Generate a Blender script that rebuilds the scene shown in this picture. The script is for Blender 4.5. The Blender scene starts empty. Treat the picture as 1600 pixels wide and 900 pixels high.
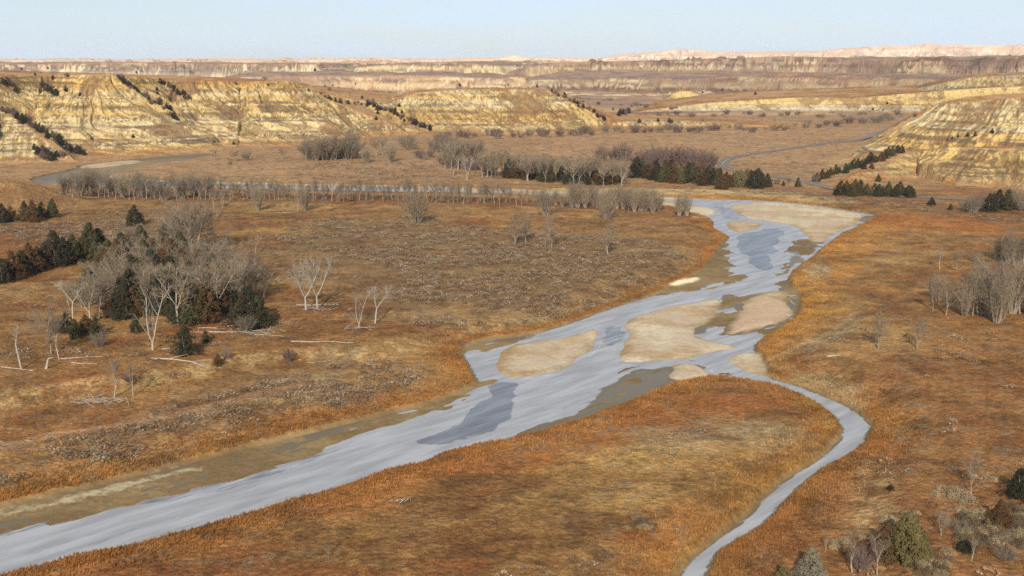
import bpy, math, random
import numpy as np
from mathutils import Vector, Matrix
DENOISE = False
HAZE = 2.9e-5
Q = 1.0            # terrain resolution factor
rng = np.random.default_rng(7)
random.seed(11)
F32 = np.float32
# ------------------------------------------------------------------ scene, camera, light
scn = bpy.context.scene
COL = scn.collection
CAMH = 65.0
FPX = 1650.0
HORIZ = 92.0
TH = math.atan((450 - HORIZ) / FPX)
cT, sT = math.cos(TH), math.sin(TH)
def at(px, py, z=0.0):
    """ground point (at height z) seen at pixel px,py of the 1600x900 photograph"""
    u = (px - 800) / FPX; v = (450 - py) / FPX
    dz = v * cT - sT
    t = (z - CAMH) / dz
    return (u * t, (cT + v * sT) * t, z)
def p3(px, py, Y):
    """point at forward distance Y"""
    u = (px - 800) / FPX; v = (450 - py) / FPX
    t = Y / (cT + v * sT)
    return (u * t, Y, CAMH + t * (v * cT - sT))
def to_px(x, y, z):
    dz = z - CAMH
    d = y * cT - dz * sT
    return 800 + FPX * x / d, 450 - FPX * (y * sT + dz * cT) / d
cam_d = bpy.data.cameras.new('camera'); cam = bpy.data.objects.new('camera', cam_d); COL.objects.link(cam)
cam.location = (0, 0, CAMH); cam.rotation_euler = (math.pi / 2 - TH, 0, 0)
cam_d.sensor_width = 36; cam_d.lens = FPX / 1600 * 36; cam_d.clip_start = 1; cam_d.clip_end = 60000
scn.camera = cam
SUN_EL, SUN_AZ = 29.0, 188.0
world = bpy.data.worlds.new('World'); scn.world = world; world.use_nodes = True
nt = world.node_tree; nt.nodes.clear()
out = nt.nodes.new('ShaderNodeOutputWorld'); bg = nt.nodes.new('ShaderNodeBackground')
sky = nt.nodes.new('ShaderNodeTexSky'); sky.sky_type = 'NISHITA'; sky.sun_disc = False
sky.sun_elevation = math.radians(SUN_EL); sky.sun_rotation = math.radians(SUN_AZ)
sky.altitude = 300; sky.air_density = 1.0; sky.dust_density = 0.6; sky.ozone_density = 2.0
bg.inputs['Strength'].default_value = 0.075
# thin high cloud veil in the sky, by direction
tc = nt.nodes.new('ShaderNodeTexCoord'); mp = nt.nodes.new('ShaderNodeMapping'); mp.inputs['Scale'].default_value = (1.2, 1.2, 9)
nz = nt.nodes.new('ShaderNodeTexNoise'); nz.inputs['Scale'].default_value = 3.0; nz.inputs['Detail'].default_value = 6; nz.inputs['Roughness'].default_value = 0.6
cr = nt.nodes.new('ShaderNodeValToRGB'); cr.color_ramp.elements[0].position = 0.38; cr.color_ramp.elements[0].color = (0.5,)*3 + (1,)
cr.color_ramp.elements[1].position = 0.72; cr.color_ramp.elements[1].color = (0.92,)*3 + (1,)
mx = nt.nodes.new('ShaderNodeMixRGB'); mx.inputs['Color2'].default_value = (7.3, 8.75, 10.7, 1)
L = nt.links.new
L(tc.outputs['Generated'], mp.inputs['Vector']); L(mp.outputs[0], nz.inputs['Vector']); L(nz.outputs['Fac'], cr.inputs[0])
L(cr.outputs[0], mx.inputs['Fac']); L(sky.outputs[0], mx.inputs['Color1']); L(mx.outputs[0], bg.inputs['Color']); L(bg.outputs[0], out.inputs['Surface'])
sl = bpy.data.lights.new('sun', 'SUN'); so = bpy.data.objects.new('sun', sl); COL.objects.link(so)
sl.energy = 5.0; sl.angle = math.radians(0.55); sl.color = (1.0, 0.93, 0.82)
el, az = math.radians(SUN_EL), math.radians(SUN_AZ)
sdir = Vector((math.sin(az) * math.cos(el), math.cos(az) * math.cos(el), math.sin(el)))
so.rotation_euler = sdir.to_track_quat('Z', 'Y').to_euler(); so.location = (0, 0, 300)
vs = scn.view_settings; vs.view_transform = 'Standard'; vs.look = 'None'; vs.gamma = 1; vs.exposure = 0.36
scn.cycles.use_denoising = DENOISE; scn.cycles.sample_clamp_indirect = 2.0; scn.cycles.sample_clamp_direct = 6.0; scn.cycles.caustics_reflective = False; scn.cycles.caustics_refractive = False; scn.cycles.max_bounces = 5; scn.cycles.transparent_max_bounces = 6; scn.cycles.volume_bounces = 0
# ------------------------------------------------------------------ noise + distance helpers
_T = np.random.default_rng(3).random((512, 512), dtype=np.float32)
def vnoise(x, y):
    x = np.asarray(x, dtype=np.float64); y = np.asarray(y, dtype=np.float64)
    xf = np.floor(x); yf = np.floor(y)
    xi = xf.astype(np.int64) & 511; yi = yf.astype(np.int64) & 511
    fx = (x - xf).astype(F32); fy = (y - yf).astype(F32)
    fx = fx * fx * (3 - 2 * fx); fy = fy * fy * (3 - 2 * fy)
    x1 = (xi + 1) & 511; y1 = (yi + 1) & 511
    a = _T[yi, xi]; b = _T[yi, x1]; c = _T[y1, xi]; d = _T[y1, x1]
    return (a + (b - a) * fx) * (1 - fy) + (c + (d - c) * fx) * fy     # 0..1
def fbm(x, y, s, o=3, seed=0.0, r=0.5):
    t = 0; a = 1.0; n = 0
    for i in range(o):
        t = t + a * vnoise(x / s + 17.3 * (i + 1) + seed, y / s - 9.1 * (i + 1) + seed * 1.7)
        n += a; a *= r; s = s * 0.47
    return t / n                                                        # 0..1
def sstep(a, b, v):
    t = np.clip((v - a) / (b - a), 0, 1); return t * t * (3 - 2 * t)
def chaikin(p, n=1, closed=True):
    p = np.asarray(p, float)
    for _ in range(n):
        if closed:
            q = np.roll(p, -1, 0); p = np.stack([p * .75 + q * .25, p * .25 + q * .75], 1).reshape(-1, p.shape[1])
        else:
            q = p[1:]; pp = p[:-1]; m = np.stack([pp * .75 + q * .25, pp * .25 + q * .75], 1).reshape(-1, p.shape[1])
            p = np.concatenate([p[:1], m, p[-1:]])
    return p
def sdf(x, y, poly, margin=60.0, closed=True):
    """signed distance (negative inside) to poly, clipped at margin"""
    P = np.asarray(poly, float)[:, :2]
    out = np.full(x.shape, margin, F32)
    m = (x > P[:, 0].min() - margin) & (x < P[:, 0].max() + margin) & (y > P[:, 1].min() - margin) & (y < P[:, 1].max() + margin)
    if not m.any(): return out
    X = x[m].astype(F32); Y = y[m].astype(F32)
    d2 = np.full(X.shape, margin * margin, F32); ins = np.zeros(X.shape, bool)
    n = len(P)
    for i in range(n if closed else n - 1):
        ax, ay = P[i]; bx, by = P[(i + 1) % n]
        ex, ey = bx - ax, by - ay; l2 = ex * ex + ey * ey + 1e-9
        wx = X - F32(ax); wy = Y - F32(ay)
        t = np.clip((wx * F32(ex) + wy * F32(ey)) / F32(l2), 0, 1)
        dx = wx - t * F32(ex); dy = wy - t * F32(ey)
        np.minimum(d2, dx * dx + dy * dy, out=d2)
        if closed and ay != by:
            c = ((Y >= min(ay, by)) & (Y < max(ay, by)))
            xi = F32(ax) + (Y - F32(ay)) * F32(ex / ey)
            ins ^= c & (X < xi)
    d = np.sqrt(d2)
    if closed: d = np.where(ins, -d, d)
    out[m] = d
    return out
def G(pts, z=0.0, n=1, closed=True):
    return chaikin([at(p[0], p[1], z if len(p) < 3 else p[2])[:2] for p in pts], n, closed)
# ------------------------------------------------------------------ traced river
nb = 0.4    # near-side bank rim: traced at its grass top
CHAN = G([(-260, 858),(-120, 822),(0, 791), (50, 781), (87, 771), (150, 760), (190, 747), (250, 735), (312, 717), (362, 706), (400, 697), (457, 682), (525, 665),
  (612, 645), (675, 630), (725, 612), (742, 602), (744, 592), (735, 575), (725, 560), (721, 550), (723, 543), (737, 536), (762, 530), (800, 526), (837, 521),
  (875, 510), (912, 498), (950, 483), (987, 472), (1025, 460), (1052, 444), (1095, 424), (1107, 410), (1122, 390), (1130, 380), (1140, 371), (1132, 366), (1112, 356),
  (1115, 346), (1100, 338), (1077, 334), (1060, 327), (1000, 317), (900, 309), (800, 305), (600, 300), (400, 297), (200, 294), (80, 290), (44, 284), (60, 276), (120, 265),
  (125, 258), (200, 250), (250, 245), (310, 241), (330, 240), (335, 243), (308, 248), (285, 252), (237, 257), (207, 266), (175, 274), (200, 281), (290, 285), (400, 288), (600, 291), (800, 298),
  (960, 303), (1032, 309), (1200, 313), (1287, 322), (1312, 327), (1350, 333), (1375, 337), (1360, 346), (1345, 353), (1325, 361), (1305, 373), (1287, 386),
  (1270, 402), (1250, 415), (1235, 432), (1232, 442), (1250, 462), (1251, 485), (1242, 500), (1200, 525), (1182, 537), (1178, 547), (1190, 556), (1197, 575), (1200, 591),
  (1242, 601), (1280, 616), (1320, 632), (1350, 652), (1362, 665), (1357, 677), (1345, 697, nb), (1312, 717, nb), (1275, 737, nb), (1250, 757, nb), (1230, 777, nb), (1200, 810, nb),
  (1162, 835, nb), (1132, 852, nb), (1112, 872, nb), (1102, 898, nb), (1075, 960, nb), (1020, 1010), (1040, 930), (1060, 899), (1072, 880), (1095, 860), (1125, 837), (1150, 822), (1175, 802), (1184, 785),
  (1200, 770), (1237, 742), (1282, 715), (1310, 690), (1316, 675), (1312, 657, nb), (1295, 640, nb), (1262, 620, nb), (1225, 605, nb), (1200, 598, nb), (1150, 590, nb), (1125, 586, nb),
  (1100, 587, nb), (1062, 595, nb), (1032, 605, nb), (987, 625, nb), (950, 637, nb), (912, 652, nb), (850, 670, nb), (800, 685, nb), (737, 695, nb), (687, 708, nb), (665, 720, nb), (625, 728, nb),
  (575, 743, nb), (525, 761, nb), (462, 777, nb), (425, 788, nb), (400, 796, nb), (350, 810, nb), (312, 820, nb), (275, 832, nb), (225, 845, nb), (150, 860, nb), (112, 867, nb),
  (75, 880, nb), (0, 897, nb), (-150, 930, nb), (-330, 975, nb)], 0, 1)
SAND = [G(p, 0.1, 2) for p in [
 [(800, 536), (780, 550), (772, 560), (773, 577), (780, 588), (800, 591), (837, 587), (880, 577), (907, 560), (930, 543), (936, 530), (943, 520), (927, 511), (912, 516), (887, 524), (825, 533)],
 [(970, 506), (987, 492), (1025, 482), (1075, 472), (1132, 463), (1127, 482), (1110, 500), (1085, 519), (1105, 530), (1150, 538), (1158, 545), (1112, 552), (1082, 561), (1050, 564), (975, 569), (960, 562),
  (967, 552), (966, 537), (980, 525), (977, 515)],
 [(1158, 470), (1175, 461), (1212, 460), (1232, 470), (1243, 484), (1236, 500), (1200, 511), (1175, 514), (1145, 524), (1132, 521), (1157, 496), (1152, 482)],
 [(1132, 347), (1150, 345), (1187, 347), (1196, 351), (1175, 360), (1152, 364), (1135, 357)],
 [(1128, 320), (1200, 314), (1287, 323), (1350, 334), (1350, 340), (1342, 350), (1310, 362), (1292, 378), (1262, 378), (1247, 354), (1205, 347), (1170, 342), (1150, 332)],
 [(1126, 562), (1150, 550), (1182, 550), (1192, 557), (1200, 575), (1203, 593), (1170, 582), (1140, 571)],
 [(1040, 567), (1090, 565), (1103, 577), (1116, 588), (1062, 597), (1035, 590), (1050, 578)],
 [(1035, 312), (1075, 318), (1118, 326), (1122, 334), (1100, 338), (1060, 330), (1000, 316)],
 [(125, 258), (200, 250), (232, 252), (200, 257), (150, 263), (122, 263)],
 [(160, 275), (200, 268), (230, 259), (290, 251), (260, 262), (300, 285), (180, 283)],
 [(290, 284), (400, 287), (600, 290), (800, 297), (960, 302), (1032, 308), (1100, 311), (1030, 312), (800, 301.5), (600, 293.5), (400, 290), (290, 287)],
 [(1175,461),(1195,455),(1225,452),(1240,462),(1225,470)],
]]
MUD = [G(p, 0.05, 2) for p in [
 [(820, 690), (905, 635), (940, 612), (960, 598), (1000, 575), (1090, 564), (1116, 586), (1062, 600), (1032, 612), (987, 632), (950, 645), (880, 668)],
 [(-260, 900), (0, 826), (125, 802), (212, 780), (275, 760), (400, 729), (500, 700), (557, 676), (600, 657), (675, 636), (742, 606), (750, 590), (600, 630), (400, 680), (200, 730), (0, 775), (-260, 840)],
 [(1015, 462), (1045, 440), (1090, 420), (1110, 400), (1130, 375), (1132, 400), (1128, 428), (1140, 434), (1160, 432), (1110, 446), (1060, 456)],
 [(1215, 440), (1250, 400), (1290, 375), (1262, 374), (1245, 380), (1235, 410), (1222, 440), (1230, 455), (1255, 480), (1262, 470)],
 [(1130, 527), (1165, 492), (1150, 478), (1165, 462), (1240, 458), (1248, 480), (1235, 508), (1175, 518)],
 [(1085, 522), (1110, 502), (1130, 480), (1136, 462), (1145, 464), (1132, 488), (1108, 512)],
 [(722, 545), (740, 534), (800, 524), (850, 516), (800, 532), (760, 538), (735, 548)],
 [(1345, 340),(1380, 335),(1380, 345),(1350, 356)],
 [(1120, 430),(1150, 428),(1150, 436),(1122, 438)],
]]
RIPPLE = [(G(p, 0, 2), s) for p, s in [
 ([(768, 597), (800, 597), (810, 606), (805, 630), (790, 650), (760, 672), (720, 685), (680, 690), (650, 692), (675, 680), (700, 665), (740, 640), (760, 615)], 1.0),
 ([(1150, 372), (1175, 362), (1200, 355), (1228, 362), (1208, 395), (1213, 420), (1190, 424), (1165, 405), (1152, 388)], 0.85),
 ([(870, 668), (905, 640), (950, 610), (990, 588), (1040, 575), (1060, 590), (1000, 615), (930, 642)], 0.75),
 ([(943, 512), (970, 508), (975, 525), (962, 540), (945, 545), (940, 530)], 0.55),
 ([(1235, 375),(1285, 380),(1262, 400),(1240, 420),(1225, 410),(1235, 395)], .55),
 ([(735, 540), (790, 530), (768, 560), (770, 585), (748, 592), (728, 555)], 0.35),
 ([(-200, 850), (0, 822), (200, 782), (400, 735), (560, 690), (520, 712), (400, 752), (200, 798), (0, 838), (-200, 885)], 0.5),
 ([(-150, 880), (0, 862), (120, 840), (250, 815), (330, 800), (250, 830), (100, 862), (0, 890), (-150, 925)], 0.35),
 ([(44, 284), (125, 262), (300, 244), (300, 250), (210, 266), (170, 276), (80, 291)], 0.9),
 ([(1110, 318),(1150, 325),(1180, 345),(1130, 345),(1120, 330)], .5),
]]
ROAD = G([(1420, 213), (1378, 216), (1325, 219), (1260, 227), (1200, 236), (1160, 241), (1135, 248), (1127, 255), (1137, 262), (1170, 268), (1220, 275), (1260, 283), (1300, 292), (1345, 299), (1400, 304), (1450, 306),
  (1520, 309), (1640, 318), (1800, 330)], 2.0, 3, False)
TRACK = G([(-120, 712), (0, 694), (90, 676), (180, 664), (250, 650), (330, 632), (400, 617), (470, 600)], 1.5, 2, False)
TRAIL2 = G([(1190, 560), (1235, 545), (1290, 525), (1325, 500), (1335, 490)], 1.5, 2, False)
# terrace tops above the river flats
TERR = [G(p, 2.0, 2) for p in [
 [(-500, 625), (0, 628), (60, 622), (130, 612), (230, 600), (300, 590), (400, 562), (480, 548), (560, 552), (620, 540), (700, 518), (800, 502), (850, 492), (930, 470), (1000, 452), (1060, 425), (1095, 400), (1110, 380),
  (1100, 352), (1060, 342), (900, 325), (700, 318), (500, 315), (330, 318), (0, 330), (-500, 330)],
 [(1210, 560), (1260, 545), (1310, 520), (1345, 490), (1420, 470), (1500, 440), (1800, 440), (2200, 700), (1900, 900), (1700, 1000), (1450, 1000), (1380, 880), (1370, 760), (1400, 690), (1350, 640), (1300, 610), (1230, 585)],
]]
CREEKTOP = G([(700, 800), (800, 745), (950, 715), (1100, 668), (1240, 640), (1285, 660), (1280, 690), (1200, 750), (1120, 820), (1040, 890), (950, 1000), (300, 1000), (500, 860)], 2.0, 2)
# ------------------------------------------------------------------ bluffs, mesas and ranges
class Mesa: pass
MESAS = []
def mesa(name, pts, slope=0.6, amp=5.0, lam=26.0, pal='ochre', notch=6.0, n=2, top='grass', lo=None, seed=None):
    m = Mesa(); m.name = name
    m.P = chaikin([p3(*p) for p in pts], n)
    m.slope = slope; m.amp = amp; m.lam = lam; m.pal = pal; m.notch = notch; m.top = top
    m.zmax = float(m.P[:, 2].max()); m.W = (m.zmax + 8) / slope + notch + 15; m.seed = len(MESAS) * 3.7 if seed is None else seed
    MESAS.append(m); return m
# near left hill with the juniper gully, long bluff, middle bluff, low bluff
mesa('spur', [(-500, 130, 640), (-200, 142, 660), (-60, 154, 680), (0, 167, 700), (30, 188, 692), (60, 212, 684), (88, 233, 678), (106, 244, 674), (122, 252, 672), (106, 243, 692), (64, 214, 708), (24, 190, 724), (-60, 165, 760), (-300, 140, 770), (-520, 130, 740)], 0.42, 3, 12, notch=3, seed=31)
mesa('knoll', [(-400, 255, 420), (-100, 272, 440), (0, 280, 450), (40, 287, 455), (90, 300, 462), (128, 311, 470), (105, 300, 490), (40, 283, 500), (-60, 272, 505), (-400, 255, 500)], 0.30, .5, 24, pal='grass', notch=1)
mesa('long', [(-420, 112, 700), (-200, 112, 740), (-60, 112, 790), (30, 118, 850), (75, 119, 868), (120, 117, 830), (165, 115, 790), (195, 117, 800), (225, 122, 850), (262, 126, 872), (300, 125, 850), (340, 126, 862), (370, 129, 886), (405, 127, 868), (440, 125, 868), (458, 127, 872),
   (478, 138, 885), (500, 151, 895), (535, 163, 905), (570, 176, 912), (600, 187, 915), (620, 196, 915), (600, 182, 940), (560, 162, 985), (505, 143, 1020), (480, 134, 1060), (480, 129, 1150), (380, 122, 1200), (250, 117, 1250), (0, 110, 1350), (-420, 106, 1350)], 0.62, 6, 15, seed=1)
mesa('saddle', [(470, 142, 1000), (520, 148, 1000), (560, 157, 1010), (600, 160, 1010), (625, 163, 1030), (640, 158, 1060), (640, 150, 1200), (600, 143, 1300), (520, 138, 1300), (440, 130, 1150)], 0.5, 4, 20)
mesa('middle', [(618, 158, 1030), (632, 149, 1000), (660, 143, 985), (700, 141, 985), (740, 139, 985), (780, 139, 990), (825, 138, 995), (858, 141, 1000), (872, 150, 1008), (890, 160, 1012), (915, 170, 1015), (940, 180, 1015), (962, 189, 1013), (985, 196, 1010),
   (975, 186, 1060), (930, 168, 1110), (895, 152, 1150), (870, 139, 1230), (760, 137, 1280), (660, 139, 1280), (615, 148, 1150)], 0.55, 4, 11, seed=5)
mesa('low', [(960, 190, 1012), (1000, 187, 1014), (1050, 188, 1016), (1100, 190, 1018), (1140, 194, 1020), (1200, 196, 1022), (1270, 198, 1024), (1285, 193, 1100), (1150, 184, 1180), (1000, 178, 1200), (930, 172, 1150)], 0.5, 3, 14)
# right bluff in two tiers
mesa('right_up', [(1352, 232, 752), (1378, 219, 742), (1405, 203, 735), (1432, 184, 728), (1452, 170, 720), (1468, 161, 705), (1490, 158, 690), (1530, 157, 680), (1570, 154, 665), (1610, 151, 655), (1700, 149, 650), (2000, 140, 640), (2000, 128, 900), (1600, 144, 900), (1500, 152, 850), (1452, 166, 830), (1410, 190, 810), (1370, 218, 790)], 0.55, 2.4, 15, seed=8)
mesa('right_low', [(1308, 287, 545), (1335, 274, 562), (1365, 262, 580), (1395, 250, 602), (1425, 238, 610), (1455, 233, 600), (1490, 229, 592), (1530, 231, 582), (1570, 232, 576), (1610, 231, 570), (1700, 229, 560), (1950, 218, 560), (1950, 195, 760), (1600, 205, 740), (1500, 212, 700), (1440, 222, 680), (1400, 240, 660), (1360, 260, 620)], 0.32, 2.2, 13, seed=9)
# beyond
mesa('yellow', [(985, 177, 1285), (1015, 171, 1300), (1060, 166, 1308), (1100, 161, 1310), (1150, 157, 1310), (1200, 154, 1310), (1250, 152, 1312), (1290, 152, 1312), (1330, 155, 1312), (1365, 151, 1310), (1400, 147, 1308), (1440, 144, 1305), (1500, 139, 1300), (1600, 134, 1290), (1900, 126, 1270), (1900, 118, 1700), (1400, 134, 1700), (1150, 142, 1600), (1020, 158, 1450)], 0.5, 3, 22, pal='cream', notch=3, seed=4)
mesa('butte', [(1050, 144, 1560), (1075, 140, 1560), (1100, 147, 1560), (1085, 146, 1600), (1060, 144, 1600)], 0.5, 2, 20, pal='cream', notch=2)
mesa('shoulder', [(1430, 140, 1500), (1480, 128, 1480), (1510, 121, 1470), (1545, 118, 1460), (1600, 116, 1450), (1900, 112, 1420), (1900, 108, 1800), (1550, 112, 1800), (1450, 128, 1750)], 0.4, 5, 40, pal='gray', seed=6)
for nm, pts, sl_, am, la, pa, no in [
 ('wall_a', [(770, 122, 2250), (800, 112, 2280), (830, 100, 2350), (880, 97.5, 2380), (930, 96.5, 2350), (1000, 95, 2400), (1055, 95, 2350), (1110, 94, 2400), (1160, 92, 2300), (1200, 88.5, 2300), (1240, 88, 2280), (1290, 88.5, 2300), (1350, 95, 2200), (1400, 94, 2100), (1460, 94, 2050), (1520, 92, 2000), (1560, 88, 1950), (1620, 86, 1900), (1950, 84, 1850), (1950, 84, 3000), (900, 92, 3000)], 0.42, 22, 110, 'far', 40),
 ('wall_b', [(545, 108, 2250), (600, 101, 2280), (640, 98, 2280), (700, 97.5, 2300), (755, 97.5, 2300), (775, 102, 2320), (830, 100, 2500), (830, 95, 3000), (560, 99, 3000)], 0.45, 14, 70, 'yfar', 14),
 ('wall_c', [(-600, 98.5, 2500), (-200, 98.5, 2550), (60, 98.5, 2600), (200, 98.5, 2550), (330, 98.5, 2600), (420, 99, 2500), (470, 99.5, 2450), (520, 99.5, 2500), (560, 101, 2600), (560, 98, 3200), (-600, 97, 3200)], 0.45, 16, 80, 'cfar', 24),
 ('foot_a', [(820, 128, 1950), (880, 120, 1980), (960, 118, 2000), (1040, 121, 1950), (1060, 124, 1980), (1150, 117, 1900), (1230, 116, 1850), (1330, 117, 1800), (1420, 122, 1750), (1480, 126, 1700), (1600, 118, 1650), (1900, 112, 1600), (1900, 108, 2300), (1000, 108, 2400), (850, 112, 2300)], 0.22, 14, 130, 'red', 30),
 ('foot_b', [(380, 119, 1900), (470, 116, 1950), (560, 117, 1980), (640, 115, 1950), (700, 118, 1900), (740, 121, 1900), (800, 122, 1950), (800, 112, 2300), (400, 110, 2300)], 0.25, 12, 110, 'cfar', 25),
 ('pink_a', [(-700, 94.5, 4400), (0, 94, 4400), (180, 95.5, 4400), (230, 97, 4400), (455, 97, 4400), (475, 94, 4300), (520, 93.5, 4300), (545, 94, 4300), (570, 90, 4300), (590, 89, 4300), (612, 93, 4300), (700, 94, 4400), (780, 93, 4500), (795, 86.5, 4500), (808, 86, 4500), (822, 92.5, 4500), (955, 91.5, 4500), (955, 90, 6000), (-700, 92, 6000)], 0.35, 25, 200, 'pink', 30),
 ('pink_b', [(930, 92, 3800), (970, 88.5, 3800), (1005, 86, 3850), (1030, 82, 3850), (1052, 77.5, 3900), (1075, 75.5, 3900), (1105, 78.5, 3900), (1130, 82, 3900), (1160, 84, 3900), (1220, 84.5, 3800), (1275, 82, 3700), (1320, 76, 3700), (1345, 73, 3700), (1400, 71, 3700), (1470, 68.5, 3700), (1540, 70, 3700), (1620, 71, 3700), (2100, 72, 3700), (2100, 74, 5500), (1000, 88, 5500)], 0.22, 30, 180, 'pink', 30)]:
    mesa(nm, pts, sl_, am, la, pa, no)
def vgully(t, seed):
    n = vnoise(t + seed, np.full_like(t, seed * 1.3)) * 0.65 + 0.35 * vnoise(t * 2.3 + seed * 2, np.full_like(t, 5.5 + seed))
    return 1 - np.clip(np.abs(n - 0.5) * 5.5, 0, 1)
def mesa_height(m, x, y):
    """(mask, height, gully 0..1, outside distance) of one mesa"""
    P = m.P; mg = m.W
    k = (x > P[:, 0].min() - mg) & (x < P[:, 0].max() + mg) & (y > P[:, 1].min() - mg) & (y < P[:, 1].max() + mg)
    if not k.any(): return None
    X = x[k].astype(F32); Y = y[k].astype(F32); N = len(P)
    X = X + (fbm(X, Y, m.lam * 1.3, 2, 2.2) - 0.5) * m.notch; 
    best = np.full(X.shape, 1e12, F32); bs = np.zeros(X.shape, F32); bz = np.zeros(X.shape, F32); bx_ = np.zeros(X.shape, F32); by_ = np.zeros(X.shape, F32)
    ins = np.zeros(X.shape, bool); s0 = 0.0
    for i in range(N):
        ax, ay, az_ = P[i]; bx, by, bz2 = P[(i + 1) % N]
        ex, ey = bx - ax, by - ay; l = math.hypot(ex, ey) + 1e-6
        wx = X - F32(ax); wy = Y - F32(ay)
        t = np.clip((wx * F32(ex) + wy * F32(ey)) / F32(l * l), 0, 1)
        dx = wx - t * F32(ex); dy = wy - t * F32(ey); d2 = dx * dx + dy * dy
        u = d2 < best
        best = np.where(u, d2, best); bs = np.where(u, F32(s0) + t * F32(l), bs); bz = np.where(u, F32(az_) + t * F32(bz2 - az_), bz)
        bx_ = np.where(u, dx, bx_); by_ = np.where(u, dy, by_)
        if ay != by:
            c = (Y >= min(ay, by)) & (Y < max(ay, by)); ins ^= c & (X < F32(ax) + (Y - F32(ay)) * F32(ex / ey))
        s0 += l
    d = np.sqrt(best); phi = np.arctan2(by_, bx_); phi = np.where(phi > math.pi * .5, phi - 2 * math.pi, phi)
    s = bs + np.where(ins, 0, phi * m.lam * 1.6) + (fbm(X, Y, m.lam * 2.2, 2, m.seed) - 0.5) * m.lam * 0.55
    W = np.maximum(bz, 4) / m.slope
    s = s - np.maximum(d, 0) * (.6 if m.name in ('long', 'middle') else 0)
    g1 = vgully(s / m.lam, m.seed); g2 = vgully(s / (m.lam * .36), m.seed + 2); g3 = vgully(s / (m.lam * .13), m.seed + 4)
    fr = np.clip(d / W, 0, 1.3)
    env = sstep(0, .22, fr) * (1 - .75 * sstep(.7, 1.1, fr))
    de = d + m.notch * (g1 * .7 + .3 * g2 - .35) * (1 - .5 * fr)
    de = np.maximum(de, 0)
    hs = np.minimum(1, np.maximum(bz, 2) / 22)
    h = bz - m.slope * de * (1.18 - .22 * fr) - hs * env * m.amp * (g1 * .50 + g2 * .34 + g3 * .22)
    if m.pal != 'grass':
        st = vnoise(h * 0.42 + 3, s * 0.004) - .5; h = h + st * np.minimum(1.6, .12 * W) * sstep(0, 4, d) * (1 if m.lam < 60 else 3)
    # interior: inverse-distance of crest heights
    if ins.any():
        I = np.nonzero(ins)[0]; wsum = np.zeros(I.shape, F32); zs = np.zeros(I.shape, F32)
        for q in P[::2]:
            w = 1 / ((X[I] - F32(q[0])) ** 2 + (Y[I] - F32(q[1])) ** 2 + 400); wsum += w; zs += w * F32(q[2])
        zi = zs / wsum; b = np.exp(-d[I] / 25); hi = bz[I] * b + zi * (1 - b)
        hi = hi + (fbm(X[I], Y[I], 60, 2, m.seed) - .5) * np.minimum(3.0, d[I] * .05)
        h[I] = hi; d[I] = -d[I]; g1 = g1.copy(); g1[I] = 0
    return k, h, np.clip(g1 * .7 + g2 * .45, 0, 1) * env, d, s
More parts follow.
